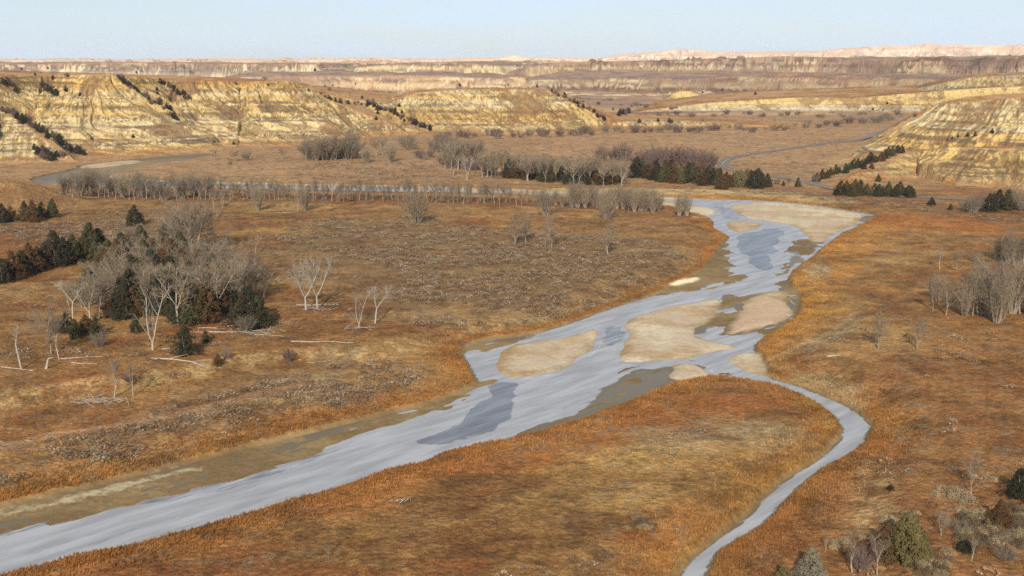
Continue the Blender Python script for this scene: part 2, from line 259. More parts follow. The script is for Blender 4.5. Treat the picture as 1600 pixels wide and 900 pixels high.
def ground(x, y, full=False):
    """terrain height; with full=True also the masks the colours are made from"""
    x = np.asarray(x, F32); y = np.asarray(y, F32)
    D = y
    dC = sdf(x, y, CHAN, 60)
    dT = np.minimum(sdf(x, y, TERR[0], 40), sdf(x, y, TERR[1], 40))
    dK = sdf(x, y, CREEKTOP, 40)
    n1 = fbm(x, y, 45, 3, 1.0); n2 = fbm(x, y, 7, 3, 2.0)
    wob = (n1 - .5) * 8 + (n2 - .5) * 4
    land = 0.75 + 0.5 * sstep(0, 14, dC) + (n1 - .5) * .9 + (n2 - .5) * .35
    land = land + 1.6 * sstep(5, -5, dT + wob) * sstep(2, 14, dC) + 0.6 * sstep(4, -6, dK + wob)
    far = sstep(1150, 2300, D) * 12 + sstep(2300, 3300, D) * 24 + sstep(3300, 5200, D) * 16
    land = land + far + sstep(1150, 1500, D) * (fbm(x, y, 160, 3, 4.) - .45) * 9 * (1 + 3 * sstep(1500, 3000, D))
    low = -0.55 + 0 * x
    dS = np.full(x.shape, 30, F32)
    for p in SAND: dS = np.minimum(dS, sdf(x, y, p, 12))
    dM = np.full(x.shape, 30, F32)
    for p in MUD: dM = np.minimum(dM, sdf(x, y, p, 12))
    edge = (n2 - .5) * 2.2 + (fbm(x, y, 2.2, 2, 8.) - .5) * .5
    low = np.maximum(low, np.where(dM + edge * 2.5 < 3, 0.05 - 0.05 * sstep(-3, 3, dM + edge * 2.5) + (fbm(x * .707 + y * .707, (y - x) * 2.6, 9, 3, 3.3) - .55) * .20 - .075 * (sdf(x, y, MUD[0], 12) < 2), -9))
    low = np.maximum(low, -0.45 + 0.75 * sstep(1.5, -2.5, dS + edge))
    e2 = dC + (fbm(x, y, 6, 3, 6.) - .5) * 1.1
    k = sstep(-0.9, 0.9, e2)
    h = low * (1 - k) + land * k
    G_ = np.zeros(x.shape, F32); dm = np.full(x.shape, 999, F32); sid = np.full(x.shape, -1, np.int16); S_ = np.zeros(x.shape, F32)
    for i, m in enumerate(MESAS):
        r = mesa_height(m, x, y)
        if r is None: continue
        kk, hm, g, d, s = r
        h0 = h[kk]; c0 = dC[kk]
        hm = np.where(c0 < 4, np.minimum(hm, h0 + np.clip(c0, 0, 4)), hm)
        K = 2.2 if D[kk].min() < 1200 else 4
        df = np.clip(.5 + .5 * (hm - h0) / K, 0, 1)
        hn = h0 * (1 - df) + hm * df + K * df * (1 - df)
        h[kk] = np.where(hm > h0 - K, hn, h0)
        win = hm > h0 - .5
        a = sid[kk]; a[win] = i; sid[kk] = a
        a = G_[kk]; a[win] = g[win]; G_[kk] = a
        a = dm[kk]; a[win] = d[win]; dm[kk] = a
        a = S_[kk]; a[win] = s[win]; S_[kk] = a
    fr_ = sstep(1450, 2000, D) * (1 - .4 * sstep(3300, 4200, D))
    if fr_.max() > 0:
        rd = 1 - 2 * np.abs(fbm(x, y, 210, 4, 131., .55) - .5); rd2 = 1 - 2 * np.abs(fbm(x, y, 75, 3, 137., .6) - .5)
        out_ = np.where((dm < 0), .45, 1.0) * sstep(-6, 30, np.where(dm > 900, 30, dm)) + .10; h = h + fr_ * np.minimum(out_, 1) * ((rd - .86) * 52 + (rd2 - .84) * 30)
    if full: return h, dict(dC=dC, dT=dT, dK=dK, n1=n1, n2=n2, dS=dS, dM=dM, g=G_, dm=dm, sid=sid, s=S_, e2=e2, edge=edge)
    return h
def gz(x, y): return float(ground(np.array([x]), np.array([y]))[0])
def col(*a): return np.array(a, F32)
def hexl(h):
    c = [int(h[i:i + 2], 16) / 255 for i in (0, 2, 4)]
    return col(*[(v / 12.92 if v <= .04045 else ((v + .055) / 1.055) ** 2.4) for v in c])
def mixc(c, b, w):
    w = w[:, None]; return c * (1 - w) + b * w
PALS = {
 'ochre': (hexl('c6aa6c'), hexl('cdb67e'), hexl('b3a27c'), hexl('c6b994'), hexl('c29c55'), hexl('6a5846')),
 'cream': (hexl('d9c18a'), hexl('d3c5a4'), hexl('cdbf9f'), hexl('d8cdb2'), hexl('d2ae64'), hexl('6a5c50')),
 'gray': (hexl('b09a72'), hexl('b3a078'), hexl('a59479'), hexl('b8a98a'), hexl('b99a61'), hexl('7a6a58')),
 'far': (hexl('a58a66'), hexl('b8a27c'), hexl('85705c'), hexl('cdb992'), hexl('96684e'), hexl('645248')),
 'red': (hexl('94775a'), hexl('9c8262'), hexl('84694f'), hexl('b8a17c'), hexl('94674a'), hexl('655245')),
 'yfar': (hexl('cbb283'), hexl('c4ae88'), hexl('a98f72'), hexl('cfbf99'), hexl('c8a76c'), hexl('77604f')),
 'cfar': (hexl('b59c78'), hexl('d0bd98'), hexl('97806a'), hexl('dccdac'), hexl('b48a62'), hexl('6e5c50')),
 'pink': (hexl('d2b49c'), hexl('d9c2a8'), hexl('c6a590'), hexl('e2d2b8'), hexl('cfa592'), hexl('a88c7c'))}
ST = np.random.default_rng(21)
STR = {k: ST.choice(6, size=400, p=[.24, .22, .16, .17, .13, .08]) for k in PALS}
def albedo(x, y, h, I, slope):
    n = len(x); D = y
    dC, n1, n2 = I['dC'], I['n1'], I['n2']
    nA = fbm(x, y, 30, 5, 12., .7); nB = fbm(x * .6, y, 13, 5, 15., .75); nC = fbm(x, y, 3.0, 4, 19., .8); nD = fbm(x * .4, y, 70, 3, 23.); nE = sstep(.36, .58, fbm(x, y, 8, 5, 57., .75))
    brown = hexl('a0713c'); dbrown = hexl('835429'); tan = hexl('b98a4c'); gold = hexl('d0943c'); orange = hexl('ac6c2c'); rust = hexl('935324'); drust = hexl('6e3e20'); sage = hexl('8d7459'); pale = hexl('c8a870')
    c = np.tile(brown, (n, 1))
    c = mixc(c, dbrown, sstep(.42, .68, nB) * .8)
    c = mixc(c, tan, sstep(.52, .72, nA) * .7)
    c = mixc(c, rust, sstep(.56, .70, fbm(x * .6, y, 20, 5, 33., .72)) * .75)
    c = mixc(c, drust, sstep(.64, .74, fbm(x * .5, y, 16, 5, 37., .72)) * .6)
    c = mixc(c, gold, sstep(.62, .80, fbm(x * .6, y, 11, 5, 41., .7)) * .5)
    # beyond the trees the flats are paler and tawny
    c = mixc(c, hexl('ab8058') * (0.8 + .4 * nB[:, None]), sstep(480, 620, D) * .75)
    def zone(pts, colr, wt, soft=8, z=1.5):
        nonlocal c
        d = sdf(x, y, G(pts, z, 2), 40)
        w = sstep(soft, -soft, d + (nB - .5) * soft * 5.0) * wt * (.45 + .55 * nE)
        c = mixc(c, colr, w)
    # bank fringe bands
    band = np.where(D < 330, 7, 5) + 16 * (nA - .5) * 1.2
    w = sstep(band * 1.6, band * .5, dC) * (dC > -1)
    c = mixc(c, orange, np.clip(w, 0, 1) * .75 * (.35 + .65 * nE) * sstep(460, 380, D))
    zone([(1375, 333), (1480, 336), (1560, 352), (1620, 372), (1480, 358), (1390, 358), (1352, 400), (1330, 440), (1300, 475), (1250, 520), (1205, 556), (1185, 548), (1255, 480), (1235, 440), (1290, 385)], hexl('c48230'), .92, 6)
    zone([(1290, 335), (1480, 330), (1660, 360), (1660, 385), (1500, 358), (1370, 350)], hexl('a85c24'), .7, 6)
    zone([(1205, 440), (1240, 420), (1300, 430), (1330, 470), (1290, 500), (1250, 520), (1240, 500), (1262, 475)], hexl('c08838'), .7, 4)
    zone([(1255, 405), (1290, 390), (1300, 412), (1270, 432), (1258, 428)], hexl('b6a077'), .8, 3)
    zone([(-100, 740), (0, 745), (180, 722), (330, 690), (480, 660), (620, 625), (720, 585), (744, 595), (725, 614), (610, 650), (455, 690), (250, 742), (80, 780), (-100, 830)], hexl('aa6f2c'), .9, 4)
    zone([(400, 790), (640, 715), (900, 645), (1100, 580), (1290, 620), (1300, 650), (1200, 640), (1100, 668), (1000, 690), (900, 722), (800, 745), (640, 782), (480, 822), (280, 868), (0, 915), (-200, 960), (-200, 930), (0, 890), (200, 848)], hexl('a8692c'), .9, 5)
    zone([(640, 745), (800, 708), (980, 655), (1090, 610), (1260, 630), (1180, 640), (1020, 680), (880, 722), (720, 752)], hexl('9a5420'), .6, 6)
    zone([(1240, 610), (1300, 625), (1322, 665), (1300, 700), (1250, 735), (1180, 790), (1090, 870), (1040, 900), (1075, 850), (1150, 790), (1230, 730), (1270, 690), (1280, 650)], hexl('b98a3c'), .85, 3)
    zone([(960, 690), (1150, 655), (1260, 665), (1270, 690), (1180, 700), (1050, 705)], hexl('a8906a'), .6, 6)
    zone([(900, 700), (1030, 695), (1040, 715), (930, 735), (860, 730)], hexl('cfa04a'), .6, 5)
    zone([(-50, 640), (180, 632), (330, 650), (180, 700), (0, 715)], hexl('8a451b'), .6, 8)
    zone([(350, 612), (560, 560), (700, 560), (600, 620), (380, 660), (150, 700), (80, 690)], hexl('8f7a62'), .5, 8)
    zone([(0, 570), (250, 560), (420, 540), (440, 545), (260, 600), (0, 625)], hexl('9a6430'), .6, 8)
    zone([(560, 560), (700, 545), (720, 560), (735, 590), (650, 600), (540, 610)], hexl('b8803a'), .6, 6)
    zone([(1350, 560), (1700, 520), (1700, 900), (1200, 960), (1110, 900), (1260, 760), (1370, 670)], hexl('9a5f30'), .7, 14)
    zone([(1120, 870), (1260, 780), (1400, 800), (1300, 900), (1100, 950)], hexl('84502a'), .5, 8)
    zone([(0, 360), (160, 350), (160, 400), (0, 420)], hexl('7a3c1a'), .6, 8)
    zone([(1390, 440),(1660, 520),(1660, 560),(1420,540)], hexl('a86a2c'), .5, 8)
    zone([(1160, 280), (1300, 300), (1440, 315), (1620, 340), (1620, 352), (1440, 325), (1300, 308), (1150, 296)], hexl('8a5340'), .5, 5)
    zone([(930, 302), (1100, 298), (1200, 304), (1330, 318), (1200, 312), (1000, 306)], hexl('d08a34'), .8, 2)
    zone([(700, 296), (930, 291), (1180, 296), (1350, 312), (1330, 318), (1180, 303), (930, 300), (700, 298)], hexl('c8ad78'), .7, 3)
    zone([(430, 370), (560, 340), (800, 365), (1000, 375), (1085, 400), (1040, 442), (950, 475), (800, 505), (620, 525), (560, 470), (430, 420)], hexl('8c7250'), .55, 8)
    zone([(860, 735), (1000, 705), (1200, 700), (1240, 720), (1140, 790), (960, 800), (760, 800)], hexl('ac8242'), .5, 8)
    zone([(1280, 262), (1320, 242), (1365, 220), (1400, 236), (1340, 262), (1300, 280)], hexl('b58f5c'), .8, 6)
    zone([(60, 296), (400, 300), (820, 308), (1030, 322), (1035, 333), (820, 322), (600, 316), (330, 315), (100, 308)], hexl('7e4e2c'), .75, 3)
    zone([(1200, 560), (1215, 570), (1330, 600), (1350, 640), (1300, 610), (1230, 585)], hexl('c2a778'), .6, 3)
    zone([(1240, 545), (1310, 520), (1345, 490), (1355, 500), (1320, 535), (1260, 565)], hexl('b59d78'), .6, 3)
    # scarps of the terraces show pale dry soil
    sc = np.exp(-(I['dT'] + (n1 - .5) * 8) ** 2 / 9) * (dC > 3) * (D < 480) * (x < 60)
    c = mixc(c, hexl('bfa06a'), np.clip(sc * (.1 + .7 * sstep(.45, .6, nC)), 0, .42))
    tr = sdf(x, y, TRACK, 20, False); c = mixc(c, hexl('a87850'), sstep(2.2, 1.2, tr + (nC - .5) * 2) * .95)
    tr = sdf(x, y, TRAIL2, 20, False); c = mixc(c, hexl('c0a070'), sstep(1.2, .5, tr + (nC - .5)) * .4)
    # speckle of tufts
    c = c * (0.66 + .68 * nC)[:, None] * (0.84 + .32 * n2)[:, None]
    c = mixc(c, hexl('5e4226'), sstep(.56, .66, fbm(x * .8, y, 4.5, 4, 47., .7)) * .45)
    c = mixc(c, sage, sstep(.60, .72, fbm(x, y, 2.0, 2, 51.)) * .45 * sstep(.35, .6, nA))
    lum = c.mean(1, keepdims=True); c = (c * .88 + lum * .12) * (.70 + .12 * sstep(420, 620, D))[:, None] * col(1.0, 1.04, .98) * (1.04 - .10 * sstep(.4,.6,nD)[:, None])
    # channel floor
    inn = sstep(1.0, -.3, I['e2'])
    sand = mixc(np.tile(hexl('a8947a'), (n, 1)), hexl('b7a78a'), sstep(.35, .65, nA)); sand = mixc(sand, hexl('9c7e56'), sstep(.48, .62, nB) * .6)
    sand = mixc(sand, hexl('7e6844'), sstep(-3.5, 0, I['dS'] + (nB - .5) * 9) * .55)
    sand = sand * (.91 + .18 * nC)[:, None]
    mudc = mixc(np.tile(hexl('6c573a'), (n, 1)), hexl('806a48'), sstep(.4, .7, nB))
    ch = mixc(mudc, sand, sstep(.4, -1.2, I['dS'] + I['edge']))
    d = sdf(x, y, G([(-100, 815), (0, 797), (80, 783), (200, 752), (300, 728), (315, 732), (200, 764), (80, 792), (0, 812), (-100, 840)], 0.1, 2), 20)
    ch = mixc(ch, hexl('b5a684'), sstep(.5, -1.5, d + (nC - .5) * 7) * .6)
    d = sdf(x, y, G([(1030, 446), (1055, 440), (1090, 432), (1090, 437), (1060, 446)], 0.1, 2), 20); ch = mixc(ch, hexl('d8c49a'), sstep(1.5, -1, d + (nC - .5) * 2))
    d = sdf(x, y, G([(1160, 485), (1180, 468), (1215, 466), (1236, 486), (1200, 508), (1150, 520), (1140, 520)], 0.1, 2), 20); ch = mixc(ch, hexl('ad9074'), sstep(2, -1, d + (nC - .5) * 4) * (I['dS'] < 1) * .7)
    ch = mixc(ch, hexl('a0805a') , sstep(.60, .72, fbm(x, y, 14, 4, 61.)) * .5 * (I['dS'] < -2))
    c = mixc(c, ch, inn)
    # rock and bluff faces
    for i, m in enumerate(MESAS):
        k = np.nonzero(I['sid'] == i)[0]
        if len(k) == 0: continue
        hh = h[k]; xx = x[k]; yy = y[k]; sl_ = slope[k]; g = I['g'][k]; dd = I['dm'][k]; s = I['s'][k]
        farm = m.lam > 60
        grass = mixc(np.tile(hexl('a07c54') if not farm else hexl('92765c'), (len(k), 1)), hexl('8c6038') if not farm else hexl('765f54'), sstep(.4, .65, nA[k]))
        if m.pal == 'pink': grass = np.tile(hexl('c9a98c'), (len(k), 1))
        if m.pal == 'grass':
            c[k] = mixc(c[k], mixc(np.tile(hexl('7c5a38'), (len(k), 1)), hexl('927048'), sstep(.45, .6, nB[k])), np.full(len(k), .8)); continue
        pal = np.array(PALS[m.pal]); tb = STR[m.pal]
        zt = (hh + (fbm(xx, yy, 90, 2, 7.) - .5) * 5 + 40) * (1.05 if not farm else .36)
        zi = np.floor(zt).astype(int) % 400; zf = (zt - np.floor(zt)).astype(F32); zf = sstep(.25, .75, zf)
        rock = pal[tb[zi]] * (1 - zf[:, None]) + pal[tb[(zi + 1) % 400]] * zf[:, None]
        zc = (hh + (fbm(xx, yy, 60, 2, 9.) - .5) * 3) / (11 if not farm else 26)     # thick beds
        bed = vnoise(zc * 1.3 + m.seed, np.full_like(zc, 2.)); rock = mixc(rock, pal[4], sstep(.55, .7, bed) * .55); rock = mixc(rock, pal[3], sstep(.42, .25, bed) * .5)
        seam = sstep(.80, .86, vnoise(zt * .55 + 9, zt * 0 + 4.)) * (.5 + .5 * (nC[k] > .45)); rock = mixc(rock, pal[5], seam * .8)
        if not farm:
            sh = s - dd * (.75 if m.name in ('long', 'middle', 'spur') else .25); sp = fbm(s, hh * 1.0, 1.9, 2, 71.); st2 = fbm(sh, hh * .05, 1.7, 2, 77.)
            rock = mixc(rock, hexl('6b563a'), sstep(.56, .66, sp) * .75)
            rock = mixc(rock, hexl('7d6848'), sstep(.52, .64, st2) * .65)
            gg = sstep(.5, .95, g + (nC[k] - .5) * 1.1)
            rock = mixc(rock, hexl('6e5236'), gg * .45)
            ln = vnoise(hh * 1.35 + m.seed, s * .012); q = sstep(.60, .68, ln) * sstep(.38, .5, fbm(s, hh, 14, 3, 93.)); rock = mixc(rock, hexl('665643'), q * .8)
            q = sstep(.40, .32, ln) * sstep(.4, .55, fbm(s, hh, 20, 3, 95.)); rock = mixc(rock, hexl('c4b58a'), q * .28)
            if m.pal == 'cream': w_ = sstep(8.5, 10.5, hh + (nB[k] - .5) * 6) * (.55 + .45 * nC[k]); rock = mixc(rock * .5 + hexl('c4b695') * .5, hexl('c8a55c'), w_ * .8)
            tp_ = sstep(.55, .95, hh / m.zmax); patch = sstep(.57, .64, fbm(xx, yy, 26, 5, 81., .7) + .075 * tp_); rock = mixc(rock, hexl('7c5e42'), patch * .7)
            toe = sstep(9, 2, hh) * sstep(.35, .6, nB[k]); rock = mixc(rock, hexl('8a6c4c'), toe * .6)
        else:
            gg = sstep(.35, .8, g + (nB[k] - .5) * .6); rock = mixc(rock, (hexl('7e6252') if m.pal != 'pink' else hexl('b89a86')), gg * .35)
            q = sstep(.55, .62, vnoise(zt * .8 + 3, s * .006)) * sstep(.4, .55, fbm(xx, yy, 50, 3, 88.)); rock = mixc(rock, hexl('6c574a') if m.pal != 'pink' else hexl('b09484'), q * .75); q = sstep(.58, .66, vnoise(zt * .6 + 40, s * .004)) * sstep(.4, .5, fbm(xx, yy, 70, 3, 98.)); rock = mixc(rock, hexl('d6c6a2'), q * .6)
            topb = sstep(22, 4, dd) * (fbm(xx, yy, 120, 2, 5.) > .42)
            if m.pal in ('far', 'red'): rock = mixc(rock, hexl('86604c'), topb * .5)
            pt = sstep(.50, .60, fbm(xx, yy, 90, 4, 85., .6)); rock = mixc(rock, grass[0], pt * .55)
        rock = rock * (.82 if not farm else (.66 if m.pal in ('far', 'red') else .80)) * (col(.99, .95, .92) if m.pal == 'ochre' else col(1, 1, 1))
        th = (.16, .30) if not farm else (.10, .22)
        w = sstep(th[0], th[1], sl_ + (nC[k] - .5) * .12) * sstep(-1, 2, dd)
        w = w * sstep(1.2, 4, hh + (nB[k] - .5) * 4)
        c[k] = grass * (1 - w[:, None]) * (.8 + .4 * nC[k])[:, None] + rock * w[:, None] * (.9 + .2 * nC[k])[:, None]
    # bare far flats
    k = (I['sid'] < 0) & (D > 1150)
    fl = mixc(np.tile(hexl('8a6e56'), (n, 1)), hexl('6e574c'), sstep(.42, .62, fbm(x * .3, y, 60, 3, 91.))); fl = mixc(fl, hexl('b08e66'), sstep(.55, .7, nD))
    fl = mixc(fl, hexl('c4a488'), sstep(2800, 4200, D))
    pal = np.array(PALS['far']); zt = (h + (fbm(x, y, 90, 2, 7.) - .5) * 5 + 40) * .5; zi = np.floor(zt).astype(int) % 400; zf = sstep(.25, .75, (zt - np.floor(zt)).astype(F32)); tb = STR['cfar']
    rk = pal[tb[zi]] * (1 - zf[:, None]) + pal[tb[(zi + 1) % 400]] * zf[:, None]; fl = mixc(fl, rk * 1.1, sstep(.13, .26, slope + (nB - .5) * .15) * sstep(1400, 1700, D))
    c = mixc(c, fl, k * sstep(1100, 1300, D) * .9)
    return np.clip(c, 0.01, .8)
# ------------------------------------------------------------------ materials
def mat(name, base=(.3, .3, .3), rough=.9, attr=None, noise=None, bump=None, spec=.2, var=0, mask=False):
    m = bpy.data.materials.new(name); m.use_nodes = True; t = m.node_tree; b = t.nodes['Principled BSDF']
    b.inputs['Roughness'].default_value = rough; b.inputs['Specular IOR Level'].default_value = spec
    src = None
    if attr:
        a = t.nodes.new('ShaderNodeVertexColor'); a.layer_name = attr; src = a.outputs['Color']
    else:
        r = t.nodes.new('ShaderNodeRGB'); r.outputs[0].default_value = (*base, 1); src = r.outputs[0]
    tcx = t.nodes.new('ShaderNodeNewGeometry')
    if noise:
        for sc_, lo, hi in noise:
            nn = t.nodes.new('ShaderNodeTexNoise'); nn.inputs['Scale'].default_value = sc_; nn.inputs['Detail'].default_value = 5; nn.inputs['Roughness'].default_value = .65
            t.links.new(tcx.outputs['Position'], nn.inputs['Vector'])
            mr = t.nodes.new('ShaderNodeMapRange'); mr.inputs['From Min'].default_value = .32; mr.inputs['From Max'].default_value = .68; mr.inputs['To Min'].default_value = lo; mr.inputs['To Max'].default_value = hi
            t.links.new(nn.outputs['Fac'], mr.inputs['Value'])
            if mask:      # smooth wet silt and sand take less of the grassy mottling
                mf = t.nodes.new('ShaderNodeMix'); mf.inputs[3].default_value = 1.0; t.links.new(a.outputs['Alpha'], mf.inputs[0]); t.links.new(mr.outputs[0], mf.inputs[2]); mr = mf
            mm = t.nodes.new('ShaderNodeVectorMath'); mm.operation = 'SCALE'; t.links.new(src, mm.inputs[0]); t.links.new(mr.outputs[0], mm.inputs['Scale']); src = mm.outputs[0]
    if var:
        oi = t.nodes.new('ShaderNodeObjectInfo'); mr = t.nodes.new('ShaderNodeMapRange'); mr.inputs['To Min'].default_value = 1 - var; mr.inputs['To Max'].default_value = 1 + var
        t.links.new(oi.outputs['Random'], mr.inputs['Value'])
        mm = t.nodes.new('ShaderNodeVectorMath'); mm.operation = 'SCALE'; t.links.new(src, mm.inputs[0]); t.links.new(mr.outputs[0], mm.inputs['Scale']); src = mm.outputs[0]
    t.links.new(src, b.inputs['Base Color'])
    if bump:
        nn = t.nodes.new('ShaderNodeTexNoise'); nn.inputs['Scale'].default_value = bump[0]; nn.inputs['Detail'].default_value = 6; t.links.new(tcx.outputs['Position'], nn.inputs['Vector'])
        bb = t.nodes.new('ShaderNodeBump'); bb.inputs['Strength'].default_value = bump[1]; bb.inputs['Distance'].default_value = bump[2]; t.links.new(nn.outputs['Fac'], bb.inputs['Height'])
        if mask: s1 = t.nodes.new('ShaderNodeMath'); s1.operation = 'SUBTRACT'; s1.inputs[0].default_value = bump[1]; t.links.new(a.outputs['Alpha'], s1.inputs[1]); s1.use_clamp = True; t.links.new(s1.outputs[0], bb.inputs['Strength'])
        t.links.new(nn.outputs['Fac'], bb.inputs['Height']); t.links.new(bb.outputs[0], b.inputs['Normal'])
    return m
def mesh_np(name, V, faces, mats, cols=None, smooth=False, mi=None):
    """mesh from numpy arrays; faces is an (n,k) array"""
    me = bpy.data.meshes.new(name); V = np.ascontiguousarray(V, F32); faces = np.ascontiguousarray(faces, np.int32); k = faces.shape[1]
    me.vertices.add(len(V)); me.vertices.foreach_set('co', V.ravel())
    me.loops.add(faces.size); me.loops.foreach_set('vertex_index', faces.ravel())
    me.polygons.add(len(faces)); me.polygons.foreach_set('loop_start', np.arange(0, faces.size, k, dtype=np.int32))
    if smooth: me.polygons.foreach_set('use_smooth', np.ones(len(faces), bool))
    for m in (mats if isinstance(mats, (list, tuple)) else [mats]): me.materials.append(m)
    if mi is not None: me.polygons.foreach_set('material_index', mi.astype(np.int32))
    if cols is not None:
        a = me.color_attributes.new('Col', 'FLOAT_COLOR', 'POINT'); b = np.ones((len(V), 4), F32); b[:, :cols.shape[1]] = cols; a.data.foreach_set('color', b.ravel())
    me.update(); me.validate() if False else None
    return me
def link(name, me, parent=None):
    o = bpy.data.objects.new(name, me); COL.objects.link(o)
    if parent is not None: o.parent = parent
    return o
# ------------------------------------------------------------------ terrain sheet: fine where it is near or steep
ux = np.concatenate([np.linspace(-2.2, -.62, 50)[:-1], np.linspace(-.62, .62, int(1640 * Q)), np.linspace(.62, 2.2, 50)[1:]])
ys = [np.linspace(12, 110, 25)[:-1]]
a1 = np.linspace(math.atan(CAMH / 110), math.atan(CAMH / 500), int(560 * Q)); ys.append(CAMH / np.tan(a1)[:-1])
ys.append(np.geomspace(500, 1420, int(960 * Q))[:-1]); ys.append(np.geomspace(1420, 5200, int(560 * Q))[:-1]); ys.append(np.geomspace(5200, 12000, 40))
yy = np.concatenate(ys); NX, NY = len(ux), len(yy)
Xg = (yy[:, None] * ux[None, :]).astype(F32).ravel(); Yg = np.repeat(yy, NX).astype(F32)
Hg = np.empty(Xg.shape, F32); Cg = np.zeros((len(Xg), 4), F32)
rows = 160
Hs = []; Is = []
for r0 in range(0, NY, rows):
    a, b = r0 * NX, min(NY, r0 + rows) * NX
    h, I = ground(Xg[a:b], Yg[a:b], True); Hg[a:b] = h
    hg = h.reshape(-1, NX); dxw = np.gradient(Xg[a:b].reshape(-1, NX), axis=1); dyw = np.gradient(yy[r0:r0 + rows])[:, None]
    sx = np.gradient(hg, axis=1) / dxw; sy = np.gradient(hg, axis=0) / dyw - ux[None, :].astype(F32) * 0
    sl2 = np.sqrt(sx ** 2 + sy ** 2).ravel().astype(F32)
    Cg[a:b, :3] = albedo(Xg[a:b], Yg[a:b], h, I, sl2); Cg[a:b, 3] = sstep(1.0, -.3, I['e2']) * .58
idx = (np.arange(NY - 1)[:, None] * NX + np.arange(NX - 1)[None, :]).ravel()
Fq = np.stack([idx, idx + 1, idx + 1 + NX, idx + NX], 1)
M_ground = mat('dry_ground', attr='Col', rough=.95, noise=[(.9, .64, 1.34), (.22, .84, 1.16), (3.2, .80, 1.22)], bump=(1.1, .9, .6), spec=.08, mask=True)
g_o = link('ground', mesh_np('ground', np.stack([Xg, Yg, Hg], 1), Fq, M_ground, Cg, True)); g_o['kind'] = 'structure'
del Fq, idx
# river: one level sheet lying in the channel, its bed and banks are the ground
wx = np.concatenate([np.linspace(-520, -160, 180)[:-1], np.linspace(-160, 220, 560), np.linspace(220, 420, 100)[1:]]); wy = np.concatenate([np.linspace(95, 420, 800), np.linspace(421.5, 760, 240)])
WX, WY = np.meshgrid(wx, wy); WX = WX.ravel().astype(F32); WY = WY.ravel().astype(F32)
dw = sdf(WX, WY, CHAN, 30); rip = np.zeros(WX.shape, F32)
nw = fbm(WX, WY, 9, 4, 3.)
for p, s_ in RIPPLE: rip = np.maximum(rip, s_ * sstep(.8, -.8, sdf(WX, WY, p, 20) + (nw - .5) * 6))
mudd = np.full(WX.shape, 20, F32)
for p in MUD: mudd = np.minimum(mudd, sdf(WX, WY, p, 12))
shal = sstep(2.0, -1.5, mudd + (nw - .5) * 9); shal = np.maximum(shal, sstep(520, 600, WY) * (.7 + .3 * nw)); shal = np.maximum(shal, sstep(-1.1, -.1, dw) * .7)
dsw = np.full(WX.shape, 20, F32)
for p in SAND[:9]: dsw = np.minimum(dsw, sdf(WX, WY, p, 12))
rim = .8 * np.exp(-(dsw - .9) ** 2 / .25) * sstep(.42, .6, fbm(WX, WY, 12, 3, 8.))
for p, s_ in RIPPLE[:6]: dd_ = sdf(WX, WY, p, 20) + (nw - .5) * 6; rim = np.maximum(rim, np.exp(-(dd_ - .6) ** 2 / .22) * .6 * sstep(.35, .6, fbm(WX, WY, 10, 3, 18.)))
rim = rim * sstep(-.5, -1.5, dw)
cw = np.stack([rip, shal, rim], 1)
nx = len(wx); iw = (np.arange(len(wy) - 1)[:, None] * nx + np.arange(nx - 1)[None, :]).ravel(); fw = np.stack([iw, iw + 1, iw + 1 + nx, iw + nx], 1)
keep = (dw[fw] < 3).any(1); fw = fw[keep]
used = np.zeros(len(WX), bool); used[fw.ravel()] = True; rem = np.cumsum(used) - 1
